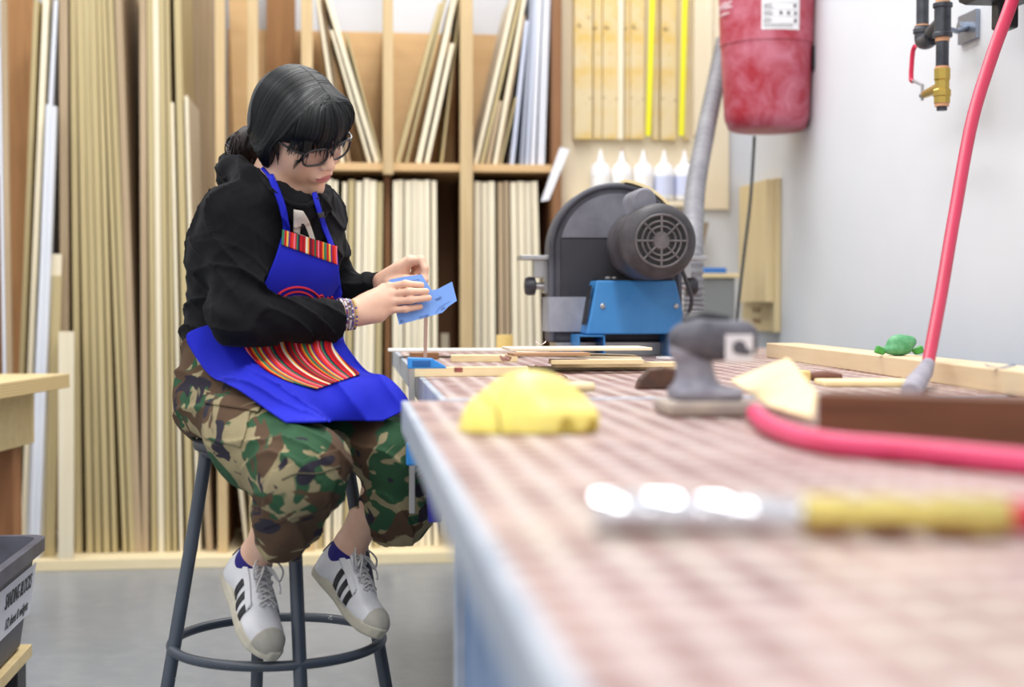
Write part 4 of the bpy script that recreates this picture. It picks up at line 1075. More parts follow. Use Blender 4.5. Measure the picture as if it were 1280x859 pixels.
def tslab(u0, u1, v0, v1, z0, z1, name, mat, bev=.002):
    m = MB(); m.hexa([TP(u0, v0, z0), TP(u1, v0, z0), TP(u1, v1, z0), TP(u0, v1, z0)], [TP(u0, v0, z1), TP(u1, v0, z1), TP(u1, v1, z1), TP(u0, v1, z1)]); return m.build(name, mat, tb, bevel=bev)
tslab(0, 1.0, 0, .62, TZ - .045, TZ - .004, 'top_core', EDGE, .001); tslab(0, 1.0, 0, .62, TZ - .004, TZ, 'top', TT, .001)
tslab(.10, .96, .55, .58, TZ - .22, TZ - .046, 'front_apron', TT); tslab(.10, .13, .05, .55, TZ - .22, TZ - .046, 'side_apron', TT); tslab(.10, .96, .03, .05, TZ - .22, TZ - .046, 'rear_apron', TT)
for u, v in ((.13, .06), (.87, .06), (.13, .48), (.87, .48)): tslab(u, u + .07, v, v + .07, 0, TZ - .046, 'leg', TB)

# ------------------------------------------------------------------ tub of sanding blocks on a dolly
TUB = M('dark_grey_tub', (58, 58, 70), .5, col2=(88, 88, 102), nscale=9, bump=.1, bscale=30)
u0 = J(61, 668, 3.50); RX, RYF, RZ = float(u0[0]), float(u0[1]), float(u0[2]); TW, TL = .36, .62; hT = .262
tbz = RZ - hT
tu = thing('storage_tub', (RX - TW / 2, RYF - TL / 2, tbz), 'dark grey plastic tub with a white paper label at the left edge', 'tub')
def loop(x0, x1, y0, y1, z, r=.05, n=6):
    out = []
    for cx, cy, a0 in ((x1 - r, y1 - r, 0), (x0 + r, y1 - r, PI / 2), (x0 + r, y0 + r, PI), (x1 - r, y0 + r, 1.5 * PI)):
        out += [A(cx + r * math.cos(a0 + PI / 2 * i / n), cy + r * math.sin(a0 + PI / 2 * i / n), z) for i in range(n + 1)]
    return out
xa, xb, ya, yb = RX - TW, RX, RYF - TL, RYF
secs = [loop(xa + .06, xb - .06, ya + .06, yb - .06, tbz), loop(xa + .055, xb - .05, ya + .055, yb - .05, tbz + .01), loop(xa + .022, xb - .022, ya + .022, yb - .022, RZ - .04), loop(xa + .020, xb - .016, ya + .02, yb - .016, RZ - .035), loop(xa, xb, ya, yb, RZ - .032), loop(xa, xb, ya, yb, RZ), loop(xa + .02, xb - .02, ya + .02, yb - .02, RZ), loop(xa + .065, xb - .065, ya + .065, yb - .065, tbz + .012)]
n = len(secs[0]); m = MB(); m._add([q for s in secs for q in s], [(i * n + k, i * n + (k + 1) % n, (i + 1) * n + (k + 1) % n, (i + 1) * n + k) for i in range(len(secs) - 1) for k in range(n)] + [tuple(range(n))[::-1], tuple((len(secs) - 1) * n + k for k in range(n))])
m.build('tub_shell', TUB, tu, smooth=True, sharp=40)
def side(y, z, o=.0): 
    k = (z - tbz - .01) / (hT - .05); return A(xb - .05 + .028 * k + .0015 + o, y, z)
LY0, LY1, LZ0, LZ1 = RYF - .46, RYF - .075, RZ - .185, RZ - .062
LY0, LY1 = float(onX(-40, 700, xb - .03)[1]), float(onX(42, 700, xb - .03)[1])
m = MB(); m._add([side(LY0, LZ0), side(LY1, LZ0), side(LY1, LZ1), side(LY0, LZ1)], [(0, 1, 2, 3)]); m.build('paper_label', M('white_paper', (226, 226, 234), .6), tu)
m = MB(); XT = xb - .03
def ly(px): return float(onX(px, 700, XT)[1])
def fit(mb, txt, size, p0, p1, dz):
    b = MB(); put_text(b, txt, size, (0, 0, 0), (1, 0, 0), (0, 1, 0)); v_ = np.array(b.v); w_ = v_[:, 0].max() - v_[:, 0].min()
    k = (ly(p1) - ly(p0)) / w_; y0_ = ly(p0); x0_ = v_[:, 0].min()
    mb._add([side(y0_ + (q[0] - x0_) * k, (LZ0 + LZ1) / 2 + dz + q[1], .0008 + q[2]) for q in v_], b.f)
fit(m, 'SANDING BLOCKS', .052, 5, 38, .022); m.build('label_lettering', M('dark_print', (50, 50, 58), .6), tu); m = MB()
fit(m, '1/2 sheet & widgets', .036, 9, 37, -.034); m.build('label_lettering', M('dark_print', (50, 50, 58), .6), tu)
dl = thing('wooden_dolly', (RX - TW / 2, RYF - TL / 2, 0), 'wooden dolly on casters under the dark grey tub', 'dolly')
m = MB(); m.box(((xa + xb) / 2, (ya + yb) / 2, tbz - .0155), (TW - .07, TL - .07, .03)); m.build('deck', TT, dl, bevel=.002)
for y in (ya + .1, yb - .1):
    m = MB(); m.box(((xa + xb) / 2, y, tbz - .066), (TW - .09, .09, .07)); m.build('cross_block', M('black_block', (40, 40, 46), .5), dl, bevel=.003)
GALV = M('galvanised_steel', (150, 158, 160), .4, .7)
for cx in (xa + .09, xb - .085):
    for cy in (ya + .1, yb - .1):
        c0_ = A(cx, cy, tbz - .102); rz_ = (tbz - .115) / 2
        fk = MB(); fk.box(c0_ + A(0, 0, -.003), (.08, .075, .006)); fk.cyl(c0_ + A(0, 0, -.004), c0_ + A(0, 0, -.02), .026, .022, 16)
        for s in (-1, 1): fk.hexa([A(cx + s * .018 - .002, cy - .012, rz_ - .01), A(cx + s * .018 + .002, cy - .012, rz_ - .01), A(cx + s * .018 + .002, cy + .022, rz_ - .01), A(cx + s * .018 - .002, cy + .022, rz_ - .01)], [A(cx + s * .018 - .002, cy - .03, c0_[2] - .018), A(cx + s * .018 + .002, cy - .03, c0_[2] - .018), A(cx + s * .018 + .002, cy + .03, c0_[2] - .018), A(cx + s * .018 - .002, cy + .03, c0_[2] - .018)])
        fo = fk.build('caster', GALV, dl)
        wm = MB(); wm.lathe((cx - .013, cy, rz_), (1, 0, 0), [(0, rz_ * .8), (.003, rz_ - .0005), (.023, rz_ - .0005), (.026, rz_ * .8)], 28); wm.build('wheel', M('black_wheel', (36, 36, 40), .5), fo, smooth=True)
# ------------------------------------------------------------------ stool
SD = 2.90
sc_ = J(346, 549, SD); SX, SY, SZ = float(sc_[0]), float(sc_[1]), float(sc_[2])
st = thing('bar_stool', (SX, SY, 0), 'dark grey tubular steel work stool with foot ring, paint-flecked, under the person', 'stool')
t = NT('chipped_dark_enamel'); v = t.coord('Object')
n1 = t.noise(v, 26, 3, .6); n2 = t.noise(v, 4, 3, .5)
c = t.ramp(n2, [(.3, srgb((50, 58, 70))), (.7, srgb((72, 80, 92)))])
c = t.mix(t.ramp(n1, [(.68, (0, 0, 0, 1)), (.70, (1, 1, 1, 1))]), c, srgb((176, 178, 178)))
t.link(c, t.b.inputs['Base Color']); t.b.inputs['Roughness'].default_value = .38; t.b.inputs['Specular IOR Level'].default_value = .6
ENAM = t.m
be = math.radians(20.8)
dirs = [(-math.cos(be), -math.sin(be)), (math.sin(be), -math.cos(be)), (math.cos(be), math.sin(be)), (-math.sin(be), math.cos(be))]
def rt(c, s, r): return A(SX, SY, 0) + r * (c * A(C_R[0], C_R[1], 0) + s * A(-C_R[1], C_R[0], 0))
r_top, r_bot, z_top = .140, .262, SZ - .012
def leg_at(dv, z): return rt(dv[0], dv[1], r_top + (r_bot - r_top) * (z_top - z) / z_top) + A(0, 0, z)
for dv in dirs:
    a, b = leg_at(dv, .012), leg_at(dv, z_top)
    lg = MB().tube([a, b], .0135, 18).build('leg', ENAM, st, smooth=True)
    MB().tube([leg_at(dv, .0), leg_at(dv, .03)], .0165, 16).build('foot_cap', M('black_rubber', (30, 30, 32), .7), lg, smooth=True)
zr = float(J(346, 802, SD)[2]); Rr = float(np.linalg.norm((leg_at(dirs[0], zr) - A(SX, SY, zr))[:2])) + .004
MB().tube([A(SX + Rr * math.cos(a), SY + Rr * math.sin(a), zr) for a in np.linspace(0, 2 * PI, 72, endpoint=False)], .0100, 14, closed=True).build('foot_ring', ENAM, st, smooth=True)
MB().tube([A(SX + .145 * math.cos(a), SY + .145 * math.sin(a), SZ - .02) for a in np.linspace(0, 2 * PI, 56, endpoint=False)], .011, 12, closed=True).build('seat_ring', ENAM, st, smooth=True)
MB().lathe((SX, SY, SZ - .02), (0, 0, 1), [(0, .155), (.004, .165), (.012, .168), (.020, .166), (.024, .155)], 48).build('seat', M('dark_seat', (52, 54, 60), .5), st, smooth=True)
# ------------------------------------------------------------------ person : joints measured from the photograph
PD = .0
up0 = A(0, 0, 1.0)
def K(x, y, d): return J(x, y, d + PD)
R_HIP, L_HIP = K(284, 497, 2.92), K(344, 494, 3.05)
R_KNEE, L_KNEE = K(380, 590, 2.55), K(503, 566, 2.80)
R_ANK, L_ANK = K(322, 716, 2.84), K(440, 702, 3.03)
def shoe_frame(heel, toe, hint):
    X = toe - heel; ls = float(np.linalg.norm(X)) / .262; X = X / np.linalg.norm(X); U = hint - X * (hint @ X); U /= np.linalg.norm(U)
    return lambda q: heel + ls * (q[0] * X + q[1] * np.cross(U, X) + q[2] * U)
CB0 = np.stack([C_R, A(-C_R[1], C_R[0], 0), up0], 1)
SHOE_R = (K(285, 716, 2.845), K(333, 832, 2.686), CB0 @ A(.50, -.34, .68))
SHOE_L = (K(393, 714, 2.932), K(472, 805, 2.790), CB0 @ A(.66, -.30, .60))
R_ANK, L_ANK = shoe_frame(*SHOE_R)((.048, 0, .105)), shoe_frame(*SHOE_L)((.048, 0, .105))
R_FT, L_FT = shoe_frame(*SHOE_R)((.050, 0, .055)), shoe_frame(*SHOE_L)((.050, 0, .055))
R_SH, L_SH = K(293, 264, 2.84), K(394, 264, 3.04)
R_EL, R_WR = K(297, 401, 2.78), K(440, 391, 2.875)
L_EL, L_WR = K(426, 366, 3.13), K(481, 355, 3.03)
NECK = K(346, 226, 2.94)
up = A(0, 0, 1.0)
bF = A(C_R[0], C_R[1], 0) * .72 + A(-C_R[1], C_R[0], 0) * -.69      # way the body faces
bL = np.cross(up, bF)                                               # to the body's left
# head frame
CAMB = np.stack([C_R, A(-C_R[1], C_R[0], 0), up], 1)                # right, depth, up -> world
Lc = A(.69, .65, .31); Lc /= np.linalg.norm(Lc)
Uc = A(.217, -.597, .769); Uc -= Lc * (Uc @ Lc); Uc /= np.linalg.norm(Uc)
hF0 = np.cross(Lc, Uc)
HR = np.stack([CAMB @ hF0, CAMB @ Lc, CAMB @ Uc], 1)                # head local -> world
HO = K(372, 154, 2.89)
def H(x, y, z): return HO + HR @ A(x, y, z)

def fold(p, a=1.0):
    return a * (np.sin(p[:, 0] * 61 + 2.2 * np.sin(p[:, 2] * 37 + p[:, 1] * 20)) * .5 + np.sin(p[:, 2] * 83 + 1.7 * np.sin(p[:, 0] * 43 - p[:, 1] * 51)) * .5)

# ---------------- hands
FING_R = [  # knuckle, middle joint, tip, radius
    (K(486, 359, 2.902), K(507, 354.8, 2.892), K(527, 356.5, 2.898), .0074),
    (K(489, 367.5, 2.895), K(512, 364.6, 2.884), K(533, 364.2, 2.892), .0076),
    (K(489.5, 377, 2.893), K(513, 375, 2.884), K(536, 372.4, 2.893), .0075),
    (K(487, 387.5, 2.896), K(507, 386.4, 2.890), K(525.5, 383.6, 2.898), .0068)]
def f_hand_r(p):
    w1, w2 = K(437, 386, 2.872), K(438, 399, 2.872)
    pal = None
    for (k, m, t, r), w, rw in zip(FING_R, (w1, w1 * .6 + w2 * .4, w1 * .3 + w2 * .7, w2), (.0135, .0165, .0165, .0145)):
        d = sd_cap(p, w, k, rw, .0098); pal = d if pal is None else smin(pal, d, .014)
    pal = smin(pal, sd_cap(p, K(450, 396, 2.884), K(474, 395, 2.892), .0165, .0135), .014)
    pal = smin(pal, sd_cap(p, K(452, 381, 2.885), K(478, 366, 2.905), .015, .012), .012)
    fin = None
    for k, m, t, r in FING_R:
        d = smin(sd_cap(p, k, m, r * 1.10, r * 1.03), sd_cap(p, m, t, r * 1.03, r * .86), .004)
        d = smin(d, sd_cap(p, k, k + (m - k) * .02, r * 1.12), .004)
        fin = d if fin is None else smin(fin, d, .0004)
    th = smin(sd_cap(p, K(456, 378, 2.89), K(480, 362, 2.925), .015, .0115), sd_cap(p, K(480, 362, 2.925), K(506, 360, 2.958), .0115, .0085), .008)
    th = smin(th, sd_cap(p, K(506, 360, 2.958), K(520, 361, 2.962), .0088, .0075), .004)
    return smin(smin(pal, fin, .005), th, .009)
FING_L = [
    (K(513, 327, 2.985), K(527, 326, 2.963), K(531.5, 336, 2.955), K(531, 345, 2.953), .0080),
    (K(512, 325, 3.003), K(526, 324, 2.988), K(530, 334, 2.980), K(527, 342, 2.976), .0082),
    (K(509, 327, 3.020), K(523, 326, 3.008), K(526, 336, 3.002), K(521, 343, 2.998), .0080),
    (K(505, 331, 3.033), K(517, 331, 3.024), K(519, 339, 3.018), K(514, 345, 3.013), .0072)]
def f_hand_l(p):
    w1, w2 = K(478, 351, 3.02), K(480, 360, 3.025)
    pal = None
    for (k, *_r), w in zip(FING_L, (w1, w1, (w1 + w2) / 2, w2)):
        d = sd_cap(p, w, k, .0165, .0105); pal = d if pal is None else smin(pal, d, .012)
    pal = smin(pal, sd_cap(p, w2, K(505, 342, 3.0), .0165, .012), .012)
    fin = None
    for k, a, b, c, r in FING_L:
        d = smin(smin(sd_cap(p, k, a, r * 1.12, r * 1.05), sd_cap(p, a, b, r * 1.05, r), .003), sd_cap(p, b, c, r, r * .85), .003)
        fin = d if fin is None else smin(fin, d, .0012)
    th = smin(sd_cap(p, K(488, 356, 3.0), K(507, 350, 2.972), .0145, .0105), sd_cap(p, K(507, 350, 2.972), K(521, 349, 2.953), .0105, .0086), .006)
    th = smin(th, sd_cap(p, K(521, 349, 2.953), K(532, 351, 2.948), .0086, .0072), .004)
    return smin(smin(pal, fin, .005), th, .008)

# ---------------- head (local frame: x to the face, y to the left, z to the crown)
def f_head_loc(q):
    y = np.abs(q[:, 1]); qs = np.stack([q[:, 0], y, q[:, 2]], 1)
    d = sd_ell(q, A(-.008, 0, .012), A(.090, .074, .086))
    d = smin(d, sd_ell(q, A(.036, 0, -.040), A(.060, .060, .078)), .03)
    d = smin(d, sd_ell(qs, A(.030, .034, -.062), A(.046, .026, .040)), .03)       # jaw / cheeks
    d = smin(d, sd_ell(qs, A(.068, .034, -.034), A(.022, .022, .022)), .02)       # cheek bones
    d = smin(d, sd_ell(q, A(.076, 0, -.112), A(.021, .022, .018)), .026)          # chin
    d = smin(d, sd_ell(q, A(.074, 0, .022), A(.020, .052, .014)), .02)            # brow
    d = smax(d, -sd_ell(qs, A(.104, .032, .000), A(.020, .021, .013)), .014)      # eye sockets
    d = smin(d, sd_ell(qs, A(.0800, .032, -.001), A(.0115, .0165, .0105)), .004)  # lids
    nose = sd_cap(q, A(.088, 0, .004), A(.112, 0, -.036), .0068, .0108)
    nose = smin(nose, sd_ell(qs, A(.104, .0105, -.041), A(.0095, .0062, .0070)), .006)
    d = smin(d, nose, .010)
    d = smin(d, sd_ell(q, A(.090, 0, -.066), A(.014, .028, .022)), .012)          # muzzle
    lip_u = sd_ell(q, A(.1015, 0, -.0660), A(.0078, .0205, .0048)); lip_l = sd_ell(q, A(.0985, 0, -.0765), A(.0085, .0180, .0060))
    d = smin(d, lip_u, .004); d = smin(d, lip_l, .004)
    d = smax(d, -sd_ell(q, A(.1075, 0, -.0712), A(.0075, .0220, .0012)), .002)    # mouth line
    ear = smax(sd_ell(qs, A(-.006, .076, -.018), A(.017, .009, .029)), -sd_ell(qs, A(-.003, .086, -.016), A(.009, .007, .018)), .004)
    return smin(d, ear, .006)
def to_head(p): return (p - HO) @ HR
def f_head(p): return f_head_loc(to_head(p))

def bounded(p, f, lo, hi, far=.05):
    """evaluate f only near its box"""
    q = np.maximum(np.maximum(lo - p, p - hi), 0); dist = np.linalg.norm(q, axis=1)
    out = dist + far; m = dist <= 0
    if m.any(): out[m] = f(p[m])
    return out
def bbox(pts, pad): pts = np.array(pts); return pts.min(0) - pad, pts.max(0) + pad
HB = bbox([HO], .20)
HRB = bbox([x for f in FING_R for x in f[:3]] + [K(430, 391, 2.87)], .045)
HLB = bbox([x for f in FING_L for x in f[:4]] + [L_WR], .045)
CH_R, CH_L = K(296, 322, 2.88), K(372, 316, 3.00)
WA_R, WA_L = K(284, 428, 2.93), K(338, 424, 3.02)

def f_body(p):
    d = sd_cap(p, WA_R, WA_L, .078); d = smin(d, sd_cap(p, CH_R, CH_L, .080), .10)
    d = smin(d, sd_cap(p, R_SH, L_SH, .045), .07)
    d = smin(d, sd_cap(p, R_HIP + A(0, 0, .012), L_HIP + A(0, 0, .012), .070), .09)
    d = smin(d, sd_cap(p, (R_SH + L_SH) / 2, NECK, .055, .05), .05)
    for s, e, w, r1, r2 in ((R_SH, R_EL, R_WR, .034, .0225), (L_SH, L_EL, L_WR, .025, .0205)):
        a = smin(sd_cap(p, s, e, .045, r1), sd_cap(p, e, w, r1 * .95, r2), .02); d = smin(d, a, .03)
    for h, k, a, ft in ((R_HIP, R_KNEE, R_ANK, R_FT), (L_HIP, L_KNEE, L_ANK, L_FT)):
        t = smin(sd_cap(p, h + A(0, 0, .012), k, .066, .050), sd_cap(p, k, a, .048, .0305), .03)
        t = smin(t, sd_cap(p, a, ft, .0300, .026), .02); d = smin(d, t, .04)
    nk = sd_cap(p, NECK + A(0, 0, -.03) + bF * .012, H(-.022, 0, -.060), .053, .050)
    d = smin(d, nk, .03)
    d = smin(d, bounded(p, f_head, *HB), .016)
    d = smin(d, bounded(p, f_hand_r, *HRB), .010)
    d = smin(d, bounded(p, f_hand_l, *HLB), .010)
    rad = np.hypot(p[:, 0] - SX, p[:, 1] - SY)
    return smax(d, -np.maximum(rad - .19, np.abs(p[:, 2] - (SZ - .06)) - .072), .01)

# ---------------- materials
t = NT('skin'); v = t.coord('Object')
f1 = t.noise(v, 28, 3, .5)
t.link(t.ramp(f1, [(.3, srgb((222, 176, 149))), (.7, srgb((232, 190, 164)))]), t.b.inputs['Base Color'])
t.b.inputs['Roughness'].default_value = .48; t.b.inputs['Subsurface Weight'].default_value = .12; t.b.inputs['Subsurface Radius'].default_value = (.012, .005, .003); t.b.inputs['Subsurface Scale'].default_value = .6
t.bump(t.noise(v, 420, 3), .06, .0006); SKIN = t.m
LIPS = M('lips', (190, 112, 106), .42); NAIL = M('nail', (238, 196, 182), .3); SHUT = M('lash_line', (40, 28, 26), .5); BROW = M('brow', (52, 36, 30), .7)
KNUCK = M('knuckle_skin', (222, 160, 138), .5)
t = NT('black_fleece'); v = t.coord('Object')
n1 = t.noise(v, 7, 4, .6)
t.link(t.ramp(n1, [(.3, srgb((13, 13, 16))), (.75, srgb((21, 21, 25)))]), t.b.inputs['Base Color'])
t.b.inputs['Roughness'].default_value = .9; t.b.inputs['Specular IOR Level'].default_value = .15; t.b.inputs['Sheen Weight'].default_value = .03
t.bump(t.noise(v, 12, 4, .6, .8), .45, .008); FLEECE = t.m
t = NT('woodland_camouflage'); v = t.coord('Object', (1, 1, 1.0))
def blot(off, sc, lo, hi, dist=.9):
    mp = t.n.new('ShaderNodeMapping'); mp.inputs['Location'].default_value = off; mp.inputs['Scale'].default_value = (1, 1, 1.5); t.link(v, mp.inputs['Vector'])
    return t.ramp(t.noise(mp.outputs[0], sc, 2.5, .5, dist), [(lo, (0, 0, 0, 1)), (hi, (1, 1, 1, 1))])
c = t.mix(blot((0, 0, 0), 9, .49, .505), srgb((150, 138, 106)), srgb((50, 84, 58)))
c = t.mix(blot((5.2, 1.3, 2.1), 8, .52, .535), c, srgb((88, 68, 52)))
c = t.mix(blot((9.1, 7.7, 3.3), 10, .585, .60), c, srgb((48, 44, 54)))
t.link(c, t.b.inputs['Base Color']); t.b.inputs['Roughness'].default_value = .85; t.b.inputs['Specular IOR Level'].default_value = .2
t.bump(t.noise(v, 26, 4, .6, .6), .35, .005); CAMO = t.m
APR = M('royal_blue_cotton', (22, 30, 172), .75, col2=(30, 40, 192), nscale=6, bump=.15, bscale=40, spec=.25)
def stripes(name, n, seed):
    t = NT(name); r = random.Random(seed)
    tc = t.n.new('ShaderNodeUVMap'); sp_ = t.n.new('ShaderNodeSeparateXYZ'); t.link(tc.outputs[0], sp_.inputs[0])
    mu = t.add('ShaderNodeMath', _operation='FRACT'); t.link(sp_.outputs[0], mu.inputs[0])
    cols = [(196, 28, 36), (226, 60, 44), (30, 40, 120), (236, 160, 120), (196, 28, 36), (240, 150, 40), (40, 96, 70), (226, 190, 80), (150, 24, 40), (240, 120, 140), (90, 50, 130), (232, 220, 200), (206, 36, 38), (30, 34, 60), (60, 120, 90)]
    seq = []; last = None
    while len(seq) < n:
        c_ = cols[r.randrange(len(cols))]
        if c_ != last: seq.append(c_); last = c_
    seq = [(196, 28, 36) if i % 3 == 0 else s for i, s in enumerate(seq)]
    pos = sorted(r.uniform(0, 1) for _ in range(n - 1)); pos = [0] + [(.75 * (i + 1) / n + .25 * p) for i, p in enumerate(pos)]
    c = t.ramp(mu.outputs[0], [(p, srgb(s)) for p, s in zip(pos, seq)], 'CONSTANT')
    t.link(c, t.b.inputs['Base Color']); t.b.inputs['Roughness'].default_value = .85; t.b.inputs['Specular IOR Level'].default_value = .2
    t.bump(t.noise(t.coord('Object'), 300, 2), .2, .001); return t.m
STRP = stripes('woven_striped_cloth', 26, 3)

# ---------------- build : body
pr = thing('person', (SX, SY, SZ), 'person in black hoodie, blue apron and camouflage trousers sitting on the stool, sanding', 'person')
nails = [(t, m) for k, m, t, r in FING_R] + [(c, b) for k, a, b, c, r in FING_L]
def body_mat(c):
    q = to_head(c); mi = np.zeros(len(c), int)
    lip = ((q[:, 0] > .088) & (((q[:, 1] / .0205) ** 2 + ((q[:, 2] + .0712) / .0092) ** 2) < 1)); mi[lip] = 1
    y = np.abs(q[:, 1])
    lash = (q[:, 0] > .07) & (np.abs(q[:, 2] + .0075 - .12 * (y - .032) ** 2 * 60) < .0016) & (np.abs(y - .032) < .0145); mi[lash] = 2
    br = (q[:, 0] > .06) & (np.abs(q[:, 2] - .021 + 6 * (y - .03) ** 2) < .003) & (np.abs(y - .034) < .019); mi[br] = 3
    return mi
allp = [R_HIP, L_HIP, R_KNEE, L_KNEE, R_ANK, L_ANK, R_SH, L_SH, R_EL, R_WR, L_EL, L_WR, HO, K(540, 370, 2.9), R_ANK - A(0, 0, .07), HO + A(0, 0, .08)]
lo, hi = bbox(allp, .11)
body = field_obj('body', f_body, lo, hi, .0021, [SKIN, LIPS, SHUT, BROW], pr, None, 1, body_mat)

# ---------------- trousers
RH = K(348, 684, 2.66); LH_ = K(494, 664, 2.885)
R_MID = (R_HIP + R_KNEE) / 2 + A(0, 0, -.012); L_MID = (L_HIP + L_KNEE) / 2 + A(0, 0, -.01)
def f_pants_raw(p):
    hipsd = sd_cap(p, R_HIP + A(0, 0, -.004), L_HIP, .099); hipsd = smin(hipsd, sd_cap(p, WA_R, WA_L, .088), .06)
    r = smin(sd_cap(p, R_HIP, R_MID, .100, .094), sd_cap(p, R_MID, R_KNEE, .096, .079), .05)
    r = smin(r, sd_cap(p, R_KNEE, R_KNEE * .45 + RH * .55 + C_R * -.004, .076, .066), .03)
    r = smin(r, sd_cap(p, R_KNEE * .45 + RH * .55, RH, .064, .050), .02)
    l = smin(sd_cap(p, L_HIP, L_MID, .10, .088), sd_cap(p, L_MID, L_KNEE, .088, .068), .05)
    l = smin(l, sd_cap(p, L_KNEE, L_KNEE * .4 + LH_ * .6, .068, .074), .03)
    l = smin(l, sd_cap(p, L_KNEE * .4 + LH_ * .6, LH_, .074, .062), .02)
    return smin(smin(hipsd, r, .05), l, .03)
def cutp(p, o, n): return (p - o) @ (n / np.linalg.norm(n))
SIT = SZ + .006
def ridges2(p, k, wv, sharp=2):
    ph = p @ k + 1.4 * np.sin(p @ wv + 1) + .8 * np.sin(p @ (wv[::-1] * 1.7))
    return (1 - np.abs(np.sin(ph))) ** sharp
def f_pants(p):
    d = f_pants_raw(p) + fold(p, .0016) - .008 * ridges2(p, A(26, 18, 34), A(13, 17, 11), 2.5) + .003 + .0035 * np.sin(p[:, 2] * 55 + 3 * np.sin(p[:, 0] * 23)) * np.clip((.62 - p[:, 2]) * 8, 0, 1)
    rn, ln_ = RH - R_KNEE, LH_ - L_KNEE
    d = smax(d, np.where(np.linalg.norm(p - RH, axis=1) < .12, cutp(p, RH, rn), -1), .012)
    d = smax(d, np.where(np.linalg.norm(p - LH_, axis=1) < .13, cutp(p, LH_, ln_), -1), .012)
    # flattened where the seat carries them
    rad = np.hypot(p[:, 0] - SX, p[:, 1] - SY)
    seat = np.maximum(rad - .172, np.abs(p[:, 2] - (SIT - .06)) - .06)
    d = smax(d, -seat, .012)
    return np.maximum(d, p[:, 2] - (WA_R[2] + .02))
lo, hi = bbox([R_HIP, L_HIP, R_KNEE, L_KNEE, RH, LH_, WA_R, WA_L], .13)
pants = field_obj('trousers', f_pants, lo, hi, .0036, CAMO, pr, None, 1)
SEAM = M('camouflage_seam', (86, 80, 60), .85)
def on_surf(f, px, off, d0=2.45, d1=3.3):
    D = np.array([ray(x, y) for x, y in px]); O = np.repeat(EYE[None], len(D), 0)
    D = D / np.linalg.norm(D, axis=1)[:, None]
    return march(f, O, D, d0, d1, off)[0]
def surf_tube(f, px, r, n, off=0.0): return MB().tube(on_surf(f, crom([A(*q) for q in px], n)[:, :2], off), r, 8)
# cargo flap and seams
def surf_patch(name, f, left, right, nu, nv, off, th, mats, parent, uvfn=None, d0=2.45, d1=3.35, sub=0, ends=None):
    a = crom([A(*q) for q in left], nu)[:, :2]; b = crom([A(*q) for q in right], nu)[:, :2]
    s = np.linspace(0, 1, nv)[None, :, None]
    g = (a[:, None, :] * (1 - s) + b[:, None, :] * s).reshape(-1, 2)
    v = on_surf(f, g, off, d0, d1)
    fc = grid_faces(nu, nv); V = v.reshape(nu, nv, 3)
    nr = np.cross(V[1, 0] - V[0, 0], V[0, 1] - V[0, 0])
    u = np.stack(np.meshgrid(np.linspace(0, 1, nu), np.linspace(0, 1, nv), indexing='ij'), -1).reshape(-1, 2)
    uv = u[:, ::-1] if uvfn is None else uvfn(v, u)
    fcs = [q[::-1] for q in fc]
    o = raw_mesh(name, v, fcs, mats, parent, None, None, uv)
    bm = bmesh.new(); bm.from_mesh(o.data)
    c = np.mean(v, 0); 
    tot = sum(((np.array(fa.normal) @ (EYE - c)) for fa in bm.faces))
    if tot < 0: bmesh.ops.reverse_faces(bm, faces=bm.faces); bm.to_mesh(o.data)
    bm.free()
    if th:
        sm = o.modifiers.new('Solid', 'SOLIDIFY'); sm.thickness = th; sm.offset = -1
    return o
surf_patch('cargo_pocket', f_pants, [(262, 494), (256, 508), (252, 528), (254, 548)], [(318, 500), (312, 515), (306, 540), (300, 560)], 24, 24, .0035, .003, CAMO, pants)
surf_patch('pocket_flap', f_pants, [(258, 490), (257, 496), (255, 504)], [(330, 498), (327, 505), (322, 514)], 8, 24, .0065, .003, CAMO, pants)
surf_patch('knee_patch', f_pants, [(340, 588), (330, 612), (326, 640), (328, 662)], [(424, 560), (427, 580), (421, 608), (408, 636)], 28, 28, .0025, .002, CAMO, pants)
surf_tube(f_pants, [(352, 600), (372, 592), (398, 592), (425, 583)], .0014, 30, .003).build('seam', SEAM, pants, smooth=True)

# ---------------- hoodie
CUFF_R, CUFF_L = K(426, 400, 2.868), K(479, 357, 3.035)
def f_torso(p):
    d = sd_cap(p, WA_R + A(0, 0, -.01), WA_L + A(0, 0, -.01), .094)
    d = smin(d, sd_cap(p, CH_R, CH_L, .098), .12)
    d = smin(d, sd_cap(p, R_SH, L_SH, .056), .08)
    d = smin(d, sd_cap(p, (R_SH + L_SH) / 2 + A(0, 0, .01), NECK + A(0, 0, -.03), .07, .060), .05)
    d = smin(d, sd_cap(p, K(281, 300, 2.925), K(282, 392, 2.95), .054, .056), .08)          # rounded back
    return d
HOOD = [K(296, 202, 3.02), K(292, 212, 2.95), K(311, 229, 2.885), K(343, 248, 2.850), K(374, 260, 2.850), K(397, 256, 2.92), K(404, 242, 3.0)]
HRAD = [.024, .032, .036, .033, .027, .026, .026]
def f_hood(p):
    d = None
    for i in range(len(HOOD) - 1):
        c = sd_cap(p, HOOD[i], HOOD[i + 1], HRAD[i], HRAD[i + 1]); d = c if d is None else smin(d, c, .02)
    return smin(d, sd_cap(p, K(290, 200, 3.0), K(294, 226, 2.98), .022, .044), .03)
def ridges(p, k, wv, sharp=2):
    ph = p @ k + 1.4 * np.sin(p @ wv + 1) + .8 * np.sin(p @ (wv[::-1] * 1.7))
    return (1 - np.abs(np.sin(ph))) ** sharp
